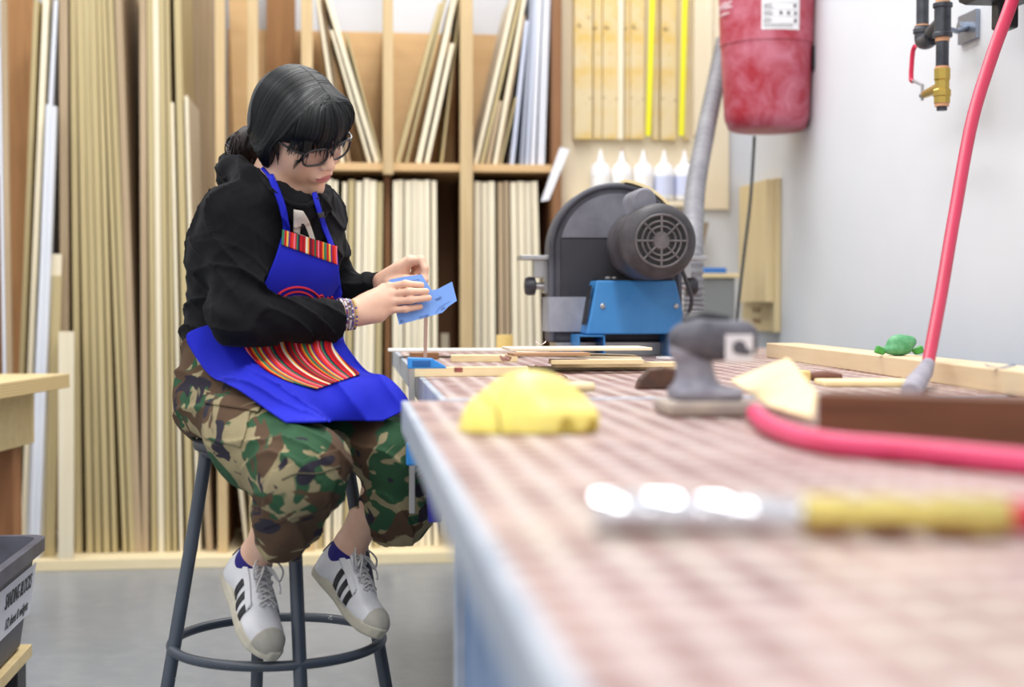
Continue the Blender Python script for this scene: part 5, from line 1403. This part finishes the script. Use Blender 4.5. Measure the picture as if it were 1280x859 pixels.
def f_sleeve_r(p):
    d = smin(sd_cap(p, R_SH, R_EL, .060, .054), sd_cap(p, R_EL + A(0, 0, .003), CUFF_R, .055, .0455), .035)
    return d + .004 * np.sin((p - R_EL) @ A(60, 20, 95)) * np.exp(-(np.linalg.norm(p - R_EL, axis=1) / .09) ** 2)
def f_sleeve_l(p):
    return smin(sd_cap(p, L_SH, L_EL, .054, .043), sd_cap(p, L_EL, CUFF_L, .043, .034), .03)
def f_hoodie(p):
    d = smin(f_torso(p), smin(f_sleeve_r(p), f_sleeve_l(p), .005), .022)
    d = smin(d, f_hood(p), .022) + fold(p, .0012)
    low = np.clip((1.10 - p[:, 2]) * 6, 0, 1); elb = np.exp(-(np.linalg.norm(p - R_EL, axis=1) / .13) ** 2)
    d = d - .013 * ridges(p, A(18, 11, 50), A(14, 19, 9), 3.2) * np.maximum(low * .9, elb) - .008 * ridges(p, A(34, -26, 24), A(9, 14, 17), 3.2) * (1 - low) - .0022 * ridges(p, A(70, 40, -30), A(31, 22, 27), 4) + .006
    d = smax(d, np.where(np.linalg.norm(p - CUFF_R, axis=1) < .085, cutp(p, CUFF_R, CUFF_R - R_EL), -1), .006)
    d = smax(d, np.where(np.linalg.norm(p - CUFF_L, axis=1) < .075, cutp(p, CUFF_L, CUFF_L - L_EL), -1), .006)
    # neck opening and hem
    d = smax(d, -sd_cap(p, NECK + A(0, 0, -.022) + bF * .030, H(.02, -.005, -.085), .060, .088), .012)
    return smax(d, (WA_R[2] - .006) - p[:, 2], .010)
lo, hi = bbox([R_SH, L_SH, R_EL, CUFF_R, L_EL, CUFF_L, WA_R, WA_L, HOOD[0], K(250, 390, 3.0)], .125)
hood = field_obj('hoodie', f_hoodie, lo, hi, .0036, FLEECE, pr, None, 1)
on_px = [(322, 212), (331, 227), (346, 243), (365, 255), (384, 257), (397, 248)]
surf_tube(f_hoodie, on_px, .0048, 40, .002).build('hood_rim', FLEECE, hood, smooth=True)
surf_tube(f_hoodie, [(262, 236), (258, 250), (262, 268), (268, 290)], .0016, 26, .0).build('shoulder_seam', FLEECE, hood, smooth=True)
surf_tube(f_hoodie, [(408, 377), (407, 392), (407, 408), (409, 424)], .0022, 20, .0).build('cuff_seam', FLEECE, hood, smooth=True)
WHT = M('off_white_print', (214, 206, 192), .8)
surf_patch('chest_print', f_hoodie, [(367, 262), (367, 276), (367, 290)], [(379, 264), (387, 278), (395, 302)], 20, 10, .0050, .0015, WHT, hood)
surf_patch('print_gap', f_hoodie, [(377, 280), (376, 287), (375, 292)], [(380, 280), (384, 288), (387, 297)], 8, 6, .0060, .0008, FLEECE, hood)

# ---------------- apron
MT = (R_MID + L_MID) / 2
def f_lap(p):
    """clothes below, bridged between the thighs as the cloth hangs"""
    d = smin(f_torso(p), f_pants_raw(p), .05)
    d = smin(d, sd_cap(p, (R_HIP + L_HIP) / 2 + A(0, 0, .02), MT + A(0, 0, .028), .095, .075), .06)
    d = smin(d, sd_cap(p, R_MID + A(0, 0, .018), L_MID + A(0, 0, .018), .085, .08), .06)
    d = smin(d, sd_cap(p, K(440, 510, 2.80), K(482, 505, 2.83), .045, .05), .06)
    d = smin(d, sd_cap(p, K(378, 405, 2.96), K(404, 452, 2.90), .045, .05), .05)
    d = smax(d, -sd_cap(p, K(404, 432, 2.79), K(410, 496, 2.68), .010, .022), .03)
    lowz = np.clip((.97 - p[:, 2]) * 10, 0, 1)
    return d - .009 * ridges(p, bL * 34 + bF * 16 + A(0, 0, 30), A(12, 15, 13), 2) * lowz + .004 * lowz + .002 * np.sin((p @ bL) * 62 + 2.1 * np.sin((p @ bF) * 31)) * lowz
def f_bib(p): return f_torso(p) - .002
def uv_lat(k): return lambda v, u: np.stack([(v @ bL) * k, (v @ bF) * k], 1)
apron = surf_patch('apron', f_lap, [(268, 404), (243, 412), (233, 420), (238, 436), (262, 468), (298, 487), (328, 507), (357, 527)],
                   [(380, 405), (425, 408), (432, 430), (458, 463), (482, 470), (503, 489), (510, 508), (478, 526)], 60, 70, .0145, .003, APR, pr)
surf_patch('bib', f_bib, [(355.5, 288), (344, 325), (331, 355), (318, 380), (300, 412), (292, 440)], [(421, 308), (424, 340), (427, 370), (422, 395), (416, 420), (408, 440)], 50, 40, .008, .003, APR, apron)
surf_patch('bib_band', f_bib, [(353.5, 287), (353, 296), (352.5, 306)], [(421.5, 308), (421.5, 318), (422, 331)], 14, 40, .0115, .002, STRP, apron, lambda v, u: np.stack([u[:, 1] * 1.3 + .2, u[:, 0]], 1))
def uv_pocket(v, u): return np.stack([u[:, 1] * 1.75 + .25 * u[:, 0], u[:, 0]], 1)
surf_patch('pocket', f_lap, [(300, 425), (311, 442), (330, 460), (352, 472), (374, 480), (396, 486)], [(414, 425), (418, 436), (427, 447), (438, 457), (447, 464), (450, 467)], 44, 60, .0185, .002, STRP, apron, uv_pocket)
# straps
def ribbon(px, w, f, off, name, mat, parent, n=50, d0=2.5, d1=3.3, th=.0016):
    c = crom([A(*q) for q in px], n)[:, :2]; tg = np.gradient(c, axis=0); nn = np.stack([-tg[:, 1], tg[:, 0]], 1); nn /= np.linalg.norm(nn, axis=1)[:, None]
    a, b = c + nn * w / 2, c - nn * w / 2
    return surf_patch(name, f, [tuple(q) for q in a[::3]] + [tuple(a[-1])], [tuple(q) for q in b[::3]] + [tuple(b[-1])], n, 5, off, th, mat, parent, d0=d0, d1=d1)
ribbon([(329, 208), (337, 218), (346, 238), (354, 262), (359, 292)], 8, f_hoodie, .0085, 'neck_strap', APR, apron)
ribbon([(393, 240), (399, 262), (406, 284), (417, 312)], 6, f_hoodie, .0085, 'neck_strap', APR, apron)
ribbon([(401, 266), (402, 272)], 8, f_hoodie, .0115, 'strap_slider', M('black_slider', (30, 30, 36), .4), apron, n=7)
# red embroidery : a spiral and a scrawl
EMB = M('red_embroidery', (206, 30, 52), .7)
m = MB()
for r in (8, 15, 22, 29):
    px = [(372 + r * math.cos(a) * 1.05, 383 + r * .82 * math.sin(a)) for a in np.linspace(PI * 1.02, PI * 1.98, 26)]
    m.tube(on_surf(f_bib, px, .0098), .0024, 6)
emb = m.build('embroidery', EMB, apron, smooth=True)
surf_tube(f_bib, [(398, 374), (404, 372), (402, 369), (398, 372), (400, 377), (407, 376), (410, 372), (412, 376), (415, 371), (418, 376), (424, 375)], .0019, 50, .0098).build('embroidery', EMB, apron, smooth=True)

# ---------------- hair
t = NT('black_hair'); v = t.coord('Object')
n1 = t.noise(t.coord('Object', (1, 1, 1)), 9, 3)
t.link(t.ramp(n1, [(.3, srgb((7, 9, 10))), (.75, srgb((16, 19, 21)))]), t.b.inputs['Base Color'])
t.b.inputs['Roughness'].default_value = .44; t.b.inputs['Specular IOR Level'].default_value = .34; HAIR = t.m
HAIRB = M('brown_tail_hair', (20, 14, 13), .42, col2=(38, 25, 22), nscale=30, spec=.35)
PARTY = .012
def f_hair_loc(q):
    d = sd_ell(q, A(-.006, 0, .014), A(.105, .088, .099))
    d = smin(d, sd_ell(q, A(-.045, 0, -.035), A(.07, .066, .062)), .03)
    y = np.abs(q[:, 1]); qs = np.stack([q[:, 0], y, q[:, 2]], 1)
    d = smin(d, sd_ell(qs, A(.000, .064, -.034), A(.040, .024, .054)), .022)      # side locks over the ears
    d = smin(d, sd_ell(q, A(.060, 0, .046), A(.053, .078, .050)), .02)             # fringe volume
    # face opening
    face = np.maximum(.030 - q[:, 0] - .25 * np.maximum(-q[:, 2] - .02, 0), q[:, 2] - (.014 - 2.5 * q[:, 1] ** 2))
    d = smax(d, -face, .008)
    d = smax(d, -(f_head_loc(q) - .0005), .002) if False else d
    part = np.exp(-((q[:, 1] - PARTY) / .004) ** 2) * 0
    az = np.arctan2(q[:, 1] - PARTY, q[:, 2] + .01); 
    rid = 0
    return d + part + rid
def unit_(v): return v / (np.linalg.norm(v) + 1e-9)
def f_tail_loc(q):
    d = sd_cap(q, A(-.085, -.010, -.062), A(-.104, -.030, -.092), .026, .030)
    d = smin(d, sd_ell(q, A(-.112, -.050, -.118), A(.036, .032, .040)), .02)
    a = q @ A(.4, .8, -.4)
    return d + .0014 * np.sin(a * 420 + 3 * np.sin(q[:, 2] * 60))
ov = max(.14, 0)
lo, hi = bbox([HO], .155)
hair = field_obj('hair', lambda p: f_hair_loc(to_head(p)), lo, hi, .0026, HAIR, pr, None, 1)
tc_ = H(-.1, -.04, -.1)
field_obj('hair_tail', lambda p: f_tail_loc(to_head(p - C_R * .008)), tc_ - .085, tc_ + .085, .0026, HAIRB, hair, None, 1)
m = MB(); rb = random.Random(11); bc = A(-.112, -.050, -.118); br_ = A(.0365, .0325, .0405)
for i in range(150):
    a = unit_(A(rb.gauss(0, 1), rb.gauss(0, 1), rb.gauss(0, 1))); b = unit_(np.cross(a, A(.5 + rb.gauss(0, .25), .6 + rb.gauss(0, .25), rb.gauss(0, .25))))
    k_ = rb.uniform(.97, 1.06); ar_ = np.linspace(0, rb.uniform(1.2, 2.4), 12)
    q = bc + br_ * k_ * (np.cos(ar_)[:, None] * a + np.sin(ar_)[:, None] * b)
    m.tube(HO + C_R * .008 + q @ HR.T, list(np.linspace(.0015, .0007, 12)), 4, cap=False)
m.build('tail_strands', HAIRB, hair, smooth=True)
# strands : swept from the parting over the skull, along the surface
rs = random.Random(5)
def hair_grad(q):
    e = 1e-3; d = f_hair_loc(q)
    g = np.stack([(f_hair_loc(q + A(*[e if i == k else 0 for i in range(3)])) - d) / e for k in range(3)], 1)
    return d, g / (np.linalg.norm(g, axis=1)[:, None] + 1e-6)
def unit(v): return v / (np.linalg.norm(v, axis=1)[:, None] + 1e-9)
def lay(P, off, it=4):
    """rest a bundle of paths on the hair surface"""
    n, k, _ = P.shape; q = P.reshape(-1, 3); o = np.repeat(off, k)
    for _ in range(it):
        d, g = hair_grad(q); q = q - np.clip(d - o, -.02, .02)[:, None] * g
    return q.reshape(n, k, 3)
NS = 1700; P_, off_, kind_ = [], [], []
for i in range(NS):
    sd_ = 1 if rs.random() < .40 else -1; u = rs.random()
    if u < .52:      # combed back to the tail
        e = rs.random(); x0 = -.075 + .125 * e
        pts = [(x0, PARTY + sd_ * .0008, .12), (x0 * .8 - .010 + .012 * e, sd_ * .065, .095), (x0 * .55 - .018 + .02 * e, sd_ * (.095), .035 - .035 * e), (-.050 + .035 * e, sd_ * .085, -.015 - .035 * e + rs.uniform(-.006, .006)), (-.085, -.012 + sd_ * .014, -.060 - .012 * e)]; kd = 0
    elif u < .70:    # temple hair falling before the ear
        e = rs.random(); x0 = .035 + .035 * e
        pts = [(x0, PARTY + sd_ * .0008, .12), (x0 + .008, sd_ * .058, .092), (x0 * .9, sd_ * .092, .035), (.012 + .022 * e, sd_ * .092, -.020), (.002 + .020 * e + rs.uniform(-.006, .006), sd_ * .078, -.062 - .016 * rs.random())]; kd = 1
    else:            # fringe
        y1 = rs.uniform(-.080, .072); x0 = .060 + .03 * rs.random()
        lo_ = .014 - 2.5 * y1 * y1 - rs.uniform(-.002, .014)
        pts = [(x0, PARTY + (.0008 if y1 > PARTY else -.0008), .11), (.092 - 5 * y1 * y1, PARTY + (y1 - PARTY) * .55, .082), (.112 - 6.5 * y1 * y1, PARTY + (y1 - PARTY) * .85, .045), (.113 - 7 * y1 * y1, y1, lo_)]; kd = 2
    P_.append(crom(pts, 14)); off_.append(rs.uniform(.0000, .0026)); kind_.append(kd)
W_ = np.array(P_); Q_ = lay(W_, np.array(off_))
m = MB()
for i in range(NS):
    q = Q_[i].copy()
    if kind_[i] == 2:      # the free ends leave the surface and hang
        w_ = np.clip((q[:, 2] - .012) / .02, 0, 1)[:, None]; q = q * w_ + (W_[i] + A(-.002, 0, 0)) * (1 - w_)
    m.mat(1 if i % 6 == 0 else 0)
    m.tube(HO + q @ HR.T, list(np.linspace(.0013, .0004, 14)), 4, cap=False)
for i in range(40):      # flyaways
    k_ = rs.randrange(NS); q = Q_[k_] * (1 + .02 * np.linspace(0, 1, 14)[:, None] * rs.random()) + np.sin(np.linspace(0, 6, 14))[:, None] * A(.001, .0012, .001)
    m.tube(HO + q @ HR.T, [.0004] * 14, 3, cap=False)
m.build('hair_strands', [HAIR, M('grey_black_hair', (24, 29, 32), .38, spec=.5)], hair, smooth=True)
m = MB()
for i in range(26):   # ends of the fringe falling over the brow and glasses
    y0 = rs.uniform(-.066, .060); ln = rs.uniform(.006, .022)
    if rs.random() < .3: ln += .010
    x1 = .1115 - 6.5 * y0 * y0
    q = np.stack([np.linspace(x1 - .001, x1 + .001, 7), y0 + np.linspace(0, rs.uniform(-.008, .004), 7), np.linspace(.034 - 2 * y0 * y0, .012 - 2 * y0 * y0 - ln, 7)], 1)
    m.tube(HO + q @ HR.T, list(np.linspace(.0026, .0006, 7)), 5)
m.build('fringe', HAIR, hair, smooth=True)
m = MB()
for i in range(10):   # longer lock before the near eye
    e_ = i / 9
    q = crom([(.098 - .006 * e_, -.046 - .010 * e_, .034), (.102 - .006 * e_, -.052 - .008 * e_, .010), (.096 - .004 * e_, -.060 - .005 * e_, -.012), (.080 - .002 * e_, -.0655 - .002 * e_, -.022 - .026 * ((i * 7) % 5) / 5)], 12)
    m.tube(HO + q @ HR.T, list(np.linspace(.0018, .0005, 12)), 5)
m.build('loose_lock', HAIR, hair, smooth=True); m = MB()
for i in range(12):   # wisps at the near temple
    z_ = rs.uniform(-.03, .01)
    q = crom([(.028, -.083, z_ + .02), (.036, -.078, z_), (.040, -.073, z_ - .02 - rs.uniform(0, .02))], 8)
    m.tube(HO + q @ HR.T, list(np.linspace(.0018, .0005, 8)), 5)
m.build('temple_wisps', HAIR, hair, smooth=True)

# ---------------- glasses
GF = M('black_acetate', (24, 23, 27), .2, coat=.3)
t = NT('lens_glass'); gl_ = t.add('ShaderNodeBsdfTransparent'); gs = t.add('ShaderNodeBsdfGlossy', Roughness=.03); mx_ = t.add('ShaderNodeMixShader'); fr = t.add('ShaderNodeFresnel', IOR=1.25)
t.link(fr.outputs[0], mx_.inputs[0]); t.link(gl_.outputs[0], mx_.inputs[1]); t.link(gs.outputs[0], mx_.inputs[2]); t.link(mx_.outputs[0], t.n['Material Output'].inputs['Surface']); LENS = t.m
gls = None
def gpt(x, y, z): return H(x, y, z)
m = MB(); lens = []
for s in (-1, 1):
    pts = []
    for a in np.linspace(0, 2 * PI, 30, endpoint=False):
        ca, sa = math.cos(a), math.sin(a); n_ = (abs(ca) ** 3 + abs(sa) ** 3) ** (-1 / 3)
        yy = s * .0335 + .0265 * ca * n_; zz = -.010 + .0205 * sa * n_
        pts.append(gpt(.108 - 3.2 * yy * yy + .10 * (zz + .01), yy, zz))
    m.tube(pts, .0025, 8, closed=True); lens.append(pts)
m.tube([gpt(.108, -.0085, -.004), gpt(.111, 0, -.002), gpt(.108, .0085, -.004)], .0021, 8)
gls = m.build('glasses', GF, pr, smooth=True)
for s in (-1, 1):
    yy = s * .0600
    MB().tube(crom([gpt(.097, s * .0585, .002), gpt(.090, s * .067, .003), gpt(.06, s * .0755, .001), (gpt(.0, s * .081, -.002)), gpt(-.02, s * .081, -.012)], 16), [.0024] * 16, 8).build('temple_arm', GF, gls, smooth=True)
for pts in lens:
    m = MB(); m._add([p for p in pts], [tuple(range(len(pts)))]); m.build('lens', LENS, gls)
m = MB(); m.ball(H(.1075, -.0165, -.041), .0013, 8); part_label(m.build('nose_stud', STL, pr, smooth=True), 'tiny silver nose stud')

# ---------------- bracelets
def bracelet(c, ax, r1, n, br, cols, seed):
    ax = ax / np.linalg.norm(ax); a = np.cross(ax, up); a /= np.linalg.norm(a); b = np.cross(a, ax); r = random.Random(seed)
    m = MB()
    for i in range(n):
        w_ = 2 * PI * i / n; m.mat(r.randrange(len(cols)))
        m.ball(c + r1 * (math.cos(w_) * a * .82 + math.sin(w_) * b), br, 6)
    return m.build('bracelet', cols, pr, smooth=True)
bw, bwh, bmg, bgr, bye, bpu = [M('bead_' + n_, c_, .35) for n_, c_ in (('brown', (96, 60, 66)), ('white', (226, 222, 226)), ('magenta', (150, 40, 84)), ('grey', (120, 124, 128)), ('gold', (206, 176, 110)), ('purple', (84, 64, 150)))]
axr = R_WR - R_EL
BR = []
for i, (px, cols, n, br_) in enumerate(((425.5, [bmg, bwh, bw], 46, .0026), (429.5, [bpu, bwh, bmg], 46, .0025), (433.5, [bgr, bwh, bw, bwh], 46, .0026), (437, [bwh, bgr, bpu], 46, .0024), (441.5, [bye, bye, bpu], 40, .0027))):
    BR.append(bracelet(K(px, 393.5 - .02 * (px - 425), 2.868), axr, .0320 - .0008 * i, n, br_, cols, i))
m = MB(); m.tube([K(434, 409, 2.85), K(433, 414, 2.85), K(434, 418, 2.85)], .0012, 6); m.build('bracelet_tassel', bye, BR[2], smooth=True)

# ---------------- socks and shoes
SOCK = M('navy_sock', (34, 26, 108), .85, col2=(42, 34, 124), nscale=40, bump=.2, bscale=200)
LEA = M('white_leather', (222, 222, 226), .42, col2=(206, 206, 210), nscale=14, bump=.06, bscale=40)
SOLE = M('cream_rubber', (196, 190, 172), .6, col2=(178, 172, 156), nscale=18)
TOE = M('grey_cream_toe', (188, 184, 172), .6, col2=(160, 156, 146), nscale=14)
BSTR = M('black_leather_stripe', (26, 26, 30), .45); LACE = M('grey_white_lace', (196, 194, 194), .8); GOLD = M('gold_print', (170, 150, 70), .4)
def shoe(heel, toe, uphint, side, ankle, knee):
    X = toe - heel; Ls = float(np.linalg.norm(X)); X = X / Ls; U = uphint - X * (uphint @ X); U /= np.linalg.norm(U); Yv = np.cross(U, X)
    R = np.stack([X, Yv, U], 1); s = Ls / .262
    def w(q): return heel + (np.atleast_2d(q) * s) @ R.T
    def loc(p): return ((p - heel) @ R) / s
    def width(x): return np.interp(x, [-.01, 0, .02, .06, .11, .18, .225, .25, .262, .27], [.0, .012, .030, .034, .034, .0465, .041, .026, .010, 0])
    def mid(x): return np.interp(x, [0, .12, .2, .262], [0, .003 * side, 0, -.006 * side])
    def sl(p):
        q = loc(p); d2 = np.abs(q[:, 1] - mid(q[:, 0])) - width(q[:, 0]) * 1.0
        d2 = np.maximum(d2 * .8, np.maximum(-q[:, 0], q[:, 0] - .262))
        dz = np.abs(q[:, 2] - .0135 - .010 * np.clip((q[:, 0] - .2) / .06, 0, 1) ** 2) - .0135
        return smax(d2, dz, .006) * s
    def up_raw(q):
        d = sd_cap(q, A(.036, 0, .03), A(.034, 0, .078), .0325, .028)
        d = smin(d, sd_cap(q, A(.05, 0, .05), A(.13, 0, .042), .0345, .034), .03)
        d = smin(d, sd_cap(q, A(.075, 0, .078), A(.14, 0, .052), .021, .022), .03)
        d = smin(d, sd_ell(q, A(.185, -.001 * side, .030), A(.072, .0445, .034)), .03)
        return d
    def up(p):
        q = loc(p); d = up_raw(q)
        d = smax(d, -sd_cap(q, A(.048, 0, .075), A(.050, 0, .14), .0245, .036), .006)
        d = smax(d, q[:, 2] - (.100 - .35 * np.abs(q[:, 0] - .02)), .006) if False else d
        return np.maximum(d, .018 - q[:, 2]) * s
    lo, hi = bbox(w([(-.02, -.07, -.01), (.28, .07, .15), (-.02, .07, .15), (.28, -.07, -.01), (.28, .07, -.01), (-.02, -.07, .15), (.28, -.07, .15), (-.02, .07, -.01)]), .01)
    sh = field_obj('shoe', up, lo, hi, .0026, LEA, pr, None, 1)
    field_obj('sole', sl, lo, hi, .0026, SOLE, sh, None, 1)
    def toe_f(p):
        q = loc(p); d = up_raw(q) - .0028 + .0005 * np.sin(q[:, 1] * 420 ) * np.clip((.235 - q[:, 0]) * 40, 0, 1)
        return np.maximum(smax(d, .214 + 6 * q[:, 1] ** 2 - q[:, 0], .003), .02 - q[:, 2]) * s
    field_obj('toe_cap', toe_f, lo, hi, .0024, TOE, sh, None, 1)
    def side_hit(pts, sd, off):
        pts = np.array(pts, float); O = np.stack([pts[:, 0], np.full(len(pts), sd * .12), pts[:, 1]], 1); D = np.repeat(A(0, -sd, -.0)[None], len(pts), 0)
        return march(up_raw, O, D, 0, .118, off)[0]
    for sd in (-1, 1):
        for i in range(3):
            x0 = .098 + i * .029
            a, b = (x0 + .003, .024), (x0 - .002, .070 - i * .006)
            g_ = [(a[0] + (b[0] - a[0]) * u + .0155 * (v_ - .5), a[1] + (b[1] - a[1]) * u) for u in np.linspace(0, 1, 10) for v_ in np.linspace(0, 1, 6)]
            o = raw_mesh('stripe', w(side_hit(g_, sd, .0012)), grid_faces(10, 6), BSTR, sh); mo = o.modifiers.new('Solid', 'SOLIDIFY'); mo.thickness = .0016; mo.offset = 0
        g_ = [(.066 + .095 * u + .006 * (v_ - .5), .094 - .030 * u - .014 * v_) for u in np.linspace(0, 1, 14) for v_ in np.linspace(0, 1, 7)]
        o = raw_mesh('eyestay', w(side_hit(g_, sd, .0016)), grid_faces(14, 7), LEA, sh); mo = o.modifiers.new('Solid', 'SOLIDIFY'); mo.thickness = .0022; mo.offset = 0
    # heel tab
    g_ = [(a, z) for z in np.linspace(.060, .098, 8) for a in np.linspace(-.8, .8, 10)]
    O = np.array([(.034 - .12 * math.cos(a), .12 * math.sin(a), z) for a, z in g_]); D = np.array([(math.cos(a), -math.sin(a), 0) for a, z in g_])
    hv = march(up_raw, O, D, 0, .118, .0015)[0]
    o = raw_mesh('heel_tab', w(hv), grid_faces(8, 10), BSTR, sh); mo = o.modifiers.new('Solid', 'SOLIDIFY'); mo.thickness = .002; mo.offset = 0
    # tongue
    def tg(p):
        q = loc(p); return sd_box(q, A(.098, 0, .092), A(.040, .022, .0045), np.array([[.86, 0, .51], [0, 1, 0], [-.51, 0, .86]]), rd=.004) * s
    to = field_obj('tongue', tg, lo, hi, .0028, LEA, sh, None, 1)
    Rt = np.array([[.86, 0, .51], [0, 1, 0], [-.51, 0, .86]])
    tq = lambda a, b, c: A(.098, 0, .092) + Rt @ A(a, b, c)
    m = MB(); m._add([w(tq(*c_))[0] for c_ in ((-.036, -.014, .0056), (-.018, -.014, .0056), (-.018, .014, .0056), (-.036, .014, .0056))], [(0, 1, 2, 3)]); m.build('tongue_label', BSTR, to)
    m = MB(); m._add([w(tq(*c_))[0] for c_ in ((-.030, -.009, .0062), (-.026, -.009, .0062), (-.026, .009, .0062), (-.030, .009, .0062))], [(0, 1, 2, 3)]); m.build('gold_mark', GOLD, to)
    # laces
    def top_hit(x, y, off):
        return march(lambda q: np.minimum(up_raw(q), loc_tg(q)), np.array([(x, y, .2)]), np.array([(0, 0, -1.)]), 0, .2, off)[0][0]
    def loc_tg(q): return sd_box(q, A(.098, 0, .092), A(.040, .022, .0045), Rt, rd=.004)
    m = MB()
    xs__ = np.linspace(.082, .162, 6)
    for i, x in enumerate(xs__):
        q = [top_hit(x + (.006 if k % 2 else 0), y, .0024) for k, y in enumerate(np.linspace(-.021, .021, 7))]
        m.tube(w(q), .0026 * s, 8)
        if i < 5:
            for sg in (-1, 1):
                q = [top_hit(x + (xs__[1] - xs__[0]) * u, sg * (-.02 + .04 * u), .0040) for u in np.linspace(0, 1, 6)]
                m.tube(w(q), .0023 * s, 8)
    kn = top_hit(.086, 0, .006)
    for sg in (-1, 1):
        lp = crom([kn, kn + A(-.006, sg * .018, .012), kn + A(.018, sg * .036, .006), kn + A(.034, sg * .030, -.012), kn + A(.02, sg * .014, -.002), kn], 24)
        m.tube(w(lp), .0021 * s, 8)
        en = crom([kn, kn + A(.02, sg * .012, .004), kn + A(.045, sg * .026, -.010), kn + A(.058, sg * .030, -.024)], 14)
        m.tube(w(en), .0020 * s, 8)
    m.ball(w(kn)[0], .0055 * s, 8)
    m.build('laces', LACE, sh, smooth=True)
    # sock
    ak = w((.047, 0, .065))[0]
    tp = w((.048, 0, .105))[0]; tp = tp + (knee - tp) / np.linalg.norm(knee - tp) * .004
    def sk(p):
        d = sd_cap(p, ak, tp, .0330, .0350); return smax(d, cutp(p, tp, tp - ak + .4 * (knee - ankle) / np.linalg.norm(knee - ankle) * .04), .005)
    lo2, hi2 = bbox([ak, tp], .05)
    field_obj('sock', sk, lo2, hi2, .0028, SOCK, pr, None, 1)
    return w
SHR = shoe(*SHOE_R, -1, R_ANK, R_KNEE)
SHL = shoe(*SHOE_L, 1, L_ANK, L_KNEE)
# ---------------- sandpaper held round the stick
SP = M('blue_sandpaper_back', (116, 160, 234), .7, col2=(128, 172, 240), nscale=12, bump=.1, bscale=120)
outl = [(486, 350), (505, 346), (527, 343), (532, 351), (540, 363), (548, 361), (565, 352), (568, 364), (571, 376), (561, 383), (553, 391), (535, 396), (517, 401), (499, 406), (496, 394), (490, 372)]
dsp = 2.912 + PD
import mathutils
def bend(x, y): return dsp + .012 * math.sin((x - 486) / 85 * PI) * -.4 + .010 * ((x - 500) / 70) ** 2 * (1 if x > 500 else 0) + (y - 375) * -.00012
bm = bmesh.new()
vs_ = [bm.verts.new(tuple(J(x, y, bend(x, y)))) for x, y in outl]
fc = bm.faces.new(vs_); bmesh.ops.triangulate(bm, faces=bm.faces)
bmesh.ops.subdivide_edges(bm, edges=bm.edges, cuts=2, use_grid_fill=True)
for q in bm.verts:
    x, y, d = proj(q.co); q.co = tuple(J(x, y, bend(x, y)))
me = bpy.data.meshes.new('sandpaper_sheet'); c0 = J(530, 376, dsp)
bmesh.ops.translate(bm, verts=bm.verts, vec=tuple(-c0)); bm.to_mesh(me); bm.free(); me.materials.append(SP)
sps = bpy.data.objects.new('sandpaper_sheet', me); COL.objects.link(sps); sps.location = tuple(c0); WORLD[sps.name] = tuple(c0)
mo = sps.modifiers.new('Solid', 'SOLIDIFY'); mo.thickness = .0012; mo.offset = 0
tag(sps, 'torn light blue sandpaper sheet folded and held in both hands', 'sandpaper')
INK = M('dark_blue_ink', (52, 74, 140), .7)
m = MB()
def sp_text(txt, px, py, size, ang):
    O = J(px, py, bend(px, py) - .0012); e1 = J(px + math.cos(ang), py - math.sin(ang), bend(px, py) - .0012) - O; e1 /= np.linalg.norm(e1)
    e2 = J(px + math.sin(ang) * -1, py - math.cos(ang), bend(px, py) - .0012) - O; e2 /= np.linalg.norm(e2)
    put_text(m, txt, size, O, e1, e2, .0002)
sp_text('0bb0', 547, 374, .0085, .42); sp_text('52103', 530, 396.5, .0085, .28); sp_text('JUN', 553, 386, .007, .45); sp_text('E1', 503, 402, .008, .22)
for l in ([(545, 391), (549, 384.5), (562, 377)], [(507, 352), (524, 349.5), (523, 353)]):
    m.tube([J(x, y, bend(x, y) - .001) for x, y in l], .0004, 5)
m.build('printing', INK, sps)
# the thin stick being sanded stands in the clamp
cs = J(533, 380, 2.945 + PD); zb_ = ZT + .0195
foot = onZ(531.5, 447, ZT + .02)
o = MB().hexa([foot + A(-.004, -.0025, 0), foot + A(.004, -.0025, 0), foot + A(.004, .0025, 0), foot + A(-.004, .0025, 0)], [cs + A(-.004, -.0025, .02), cs + A(.004, -.0025, .02), cs + A(.004, .0025, .02), cs + A(-.004, .0025, .02)]).build('wooden_dowel', M('pinkish_stick_wood', (226, 204, 190), .6), loc=foot, bevel=.0006)
tag(o, 'thin upright pinkish stick under the blue sandpaper', 'stick')

# seam and end face of the yellow dome
pxs = [(600, 494), (611, 500), (619, 511), (624, 526), (625, 540)]
MB().tube(on_surf(f_dome, crom([A(*q) for q in pxs], 24)[:, :2], .0002, 1.2, 2.2), .0011, 8).build('seam', M('olive_seam', (150, 140, 70), .6), dm, smooth=True)
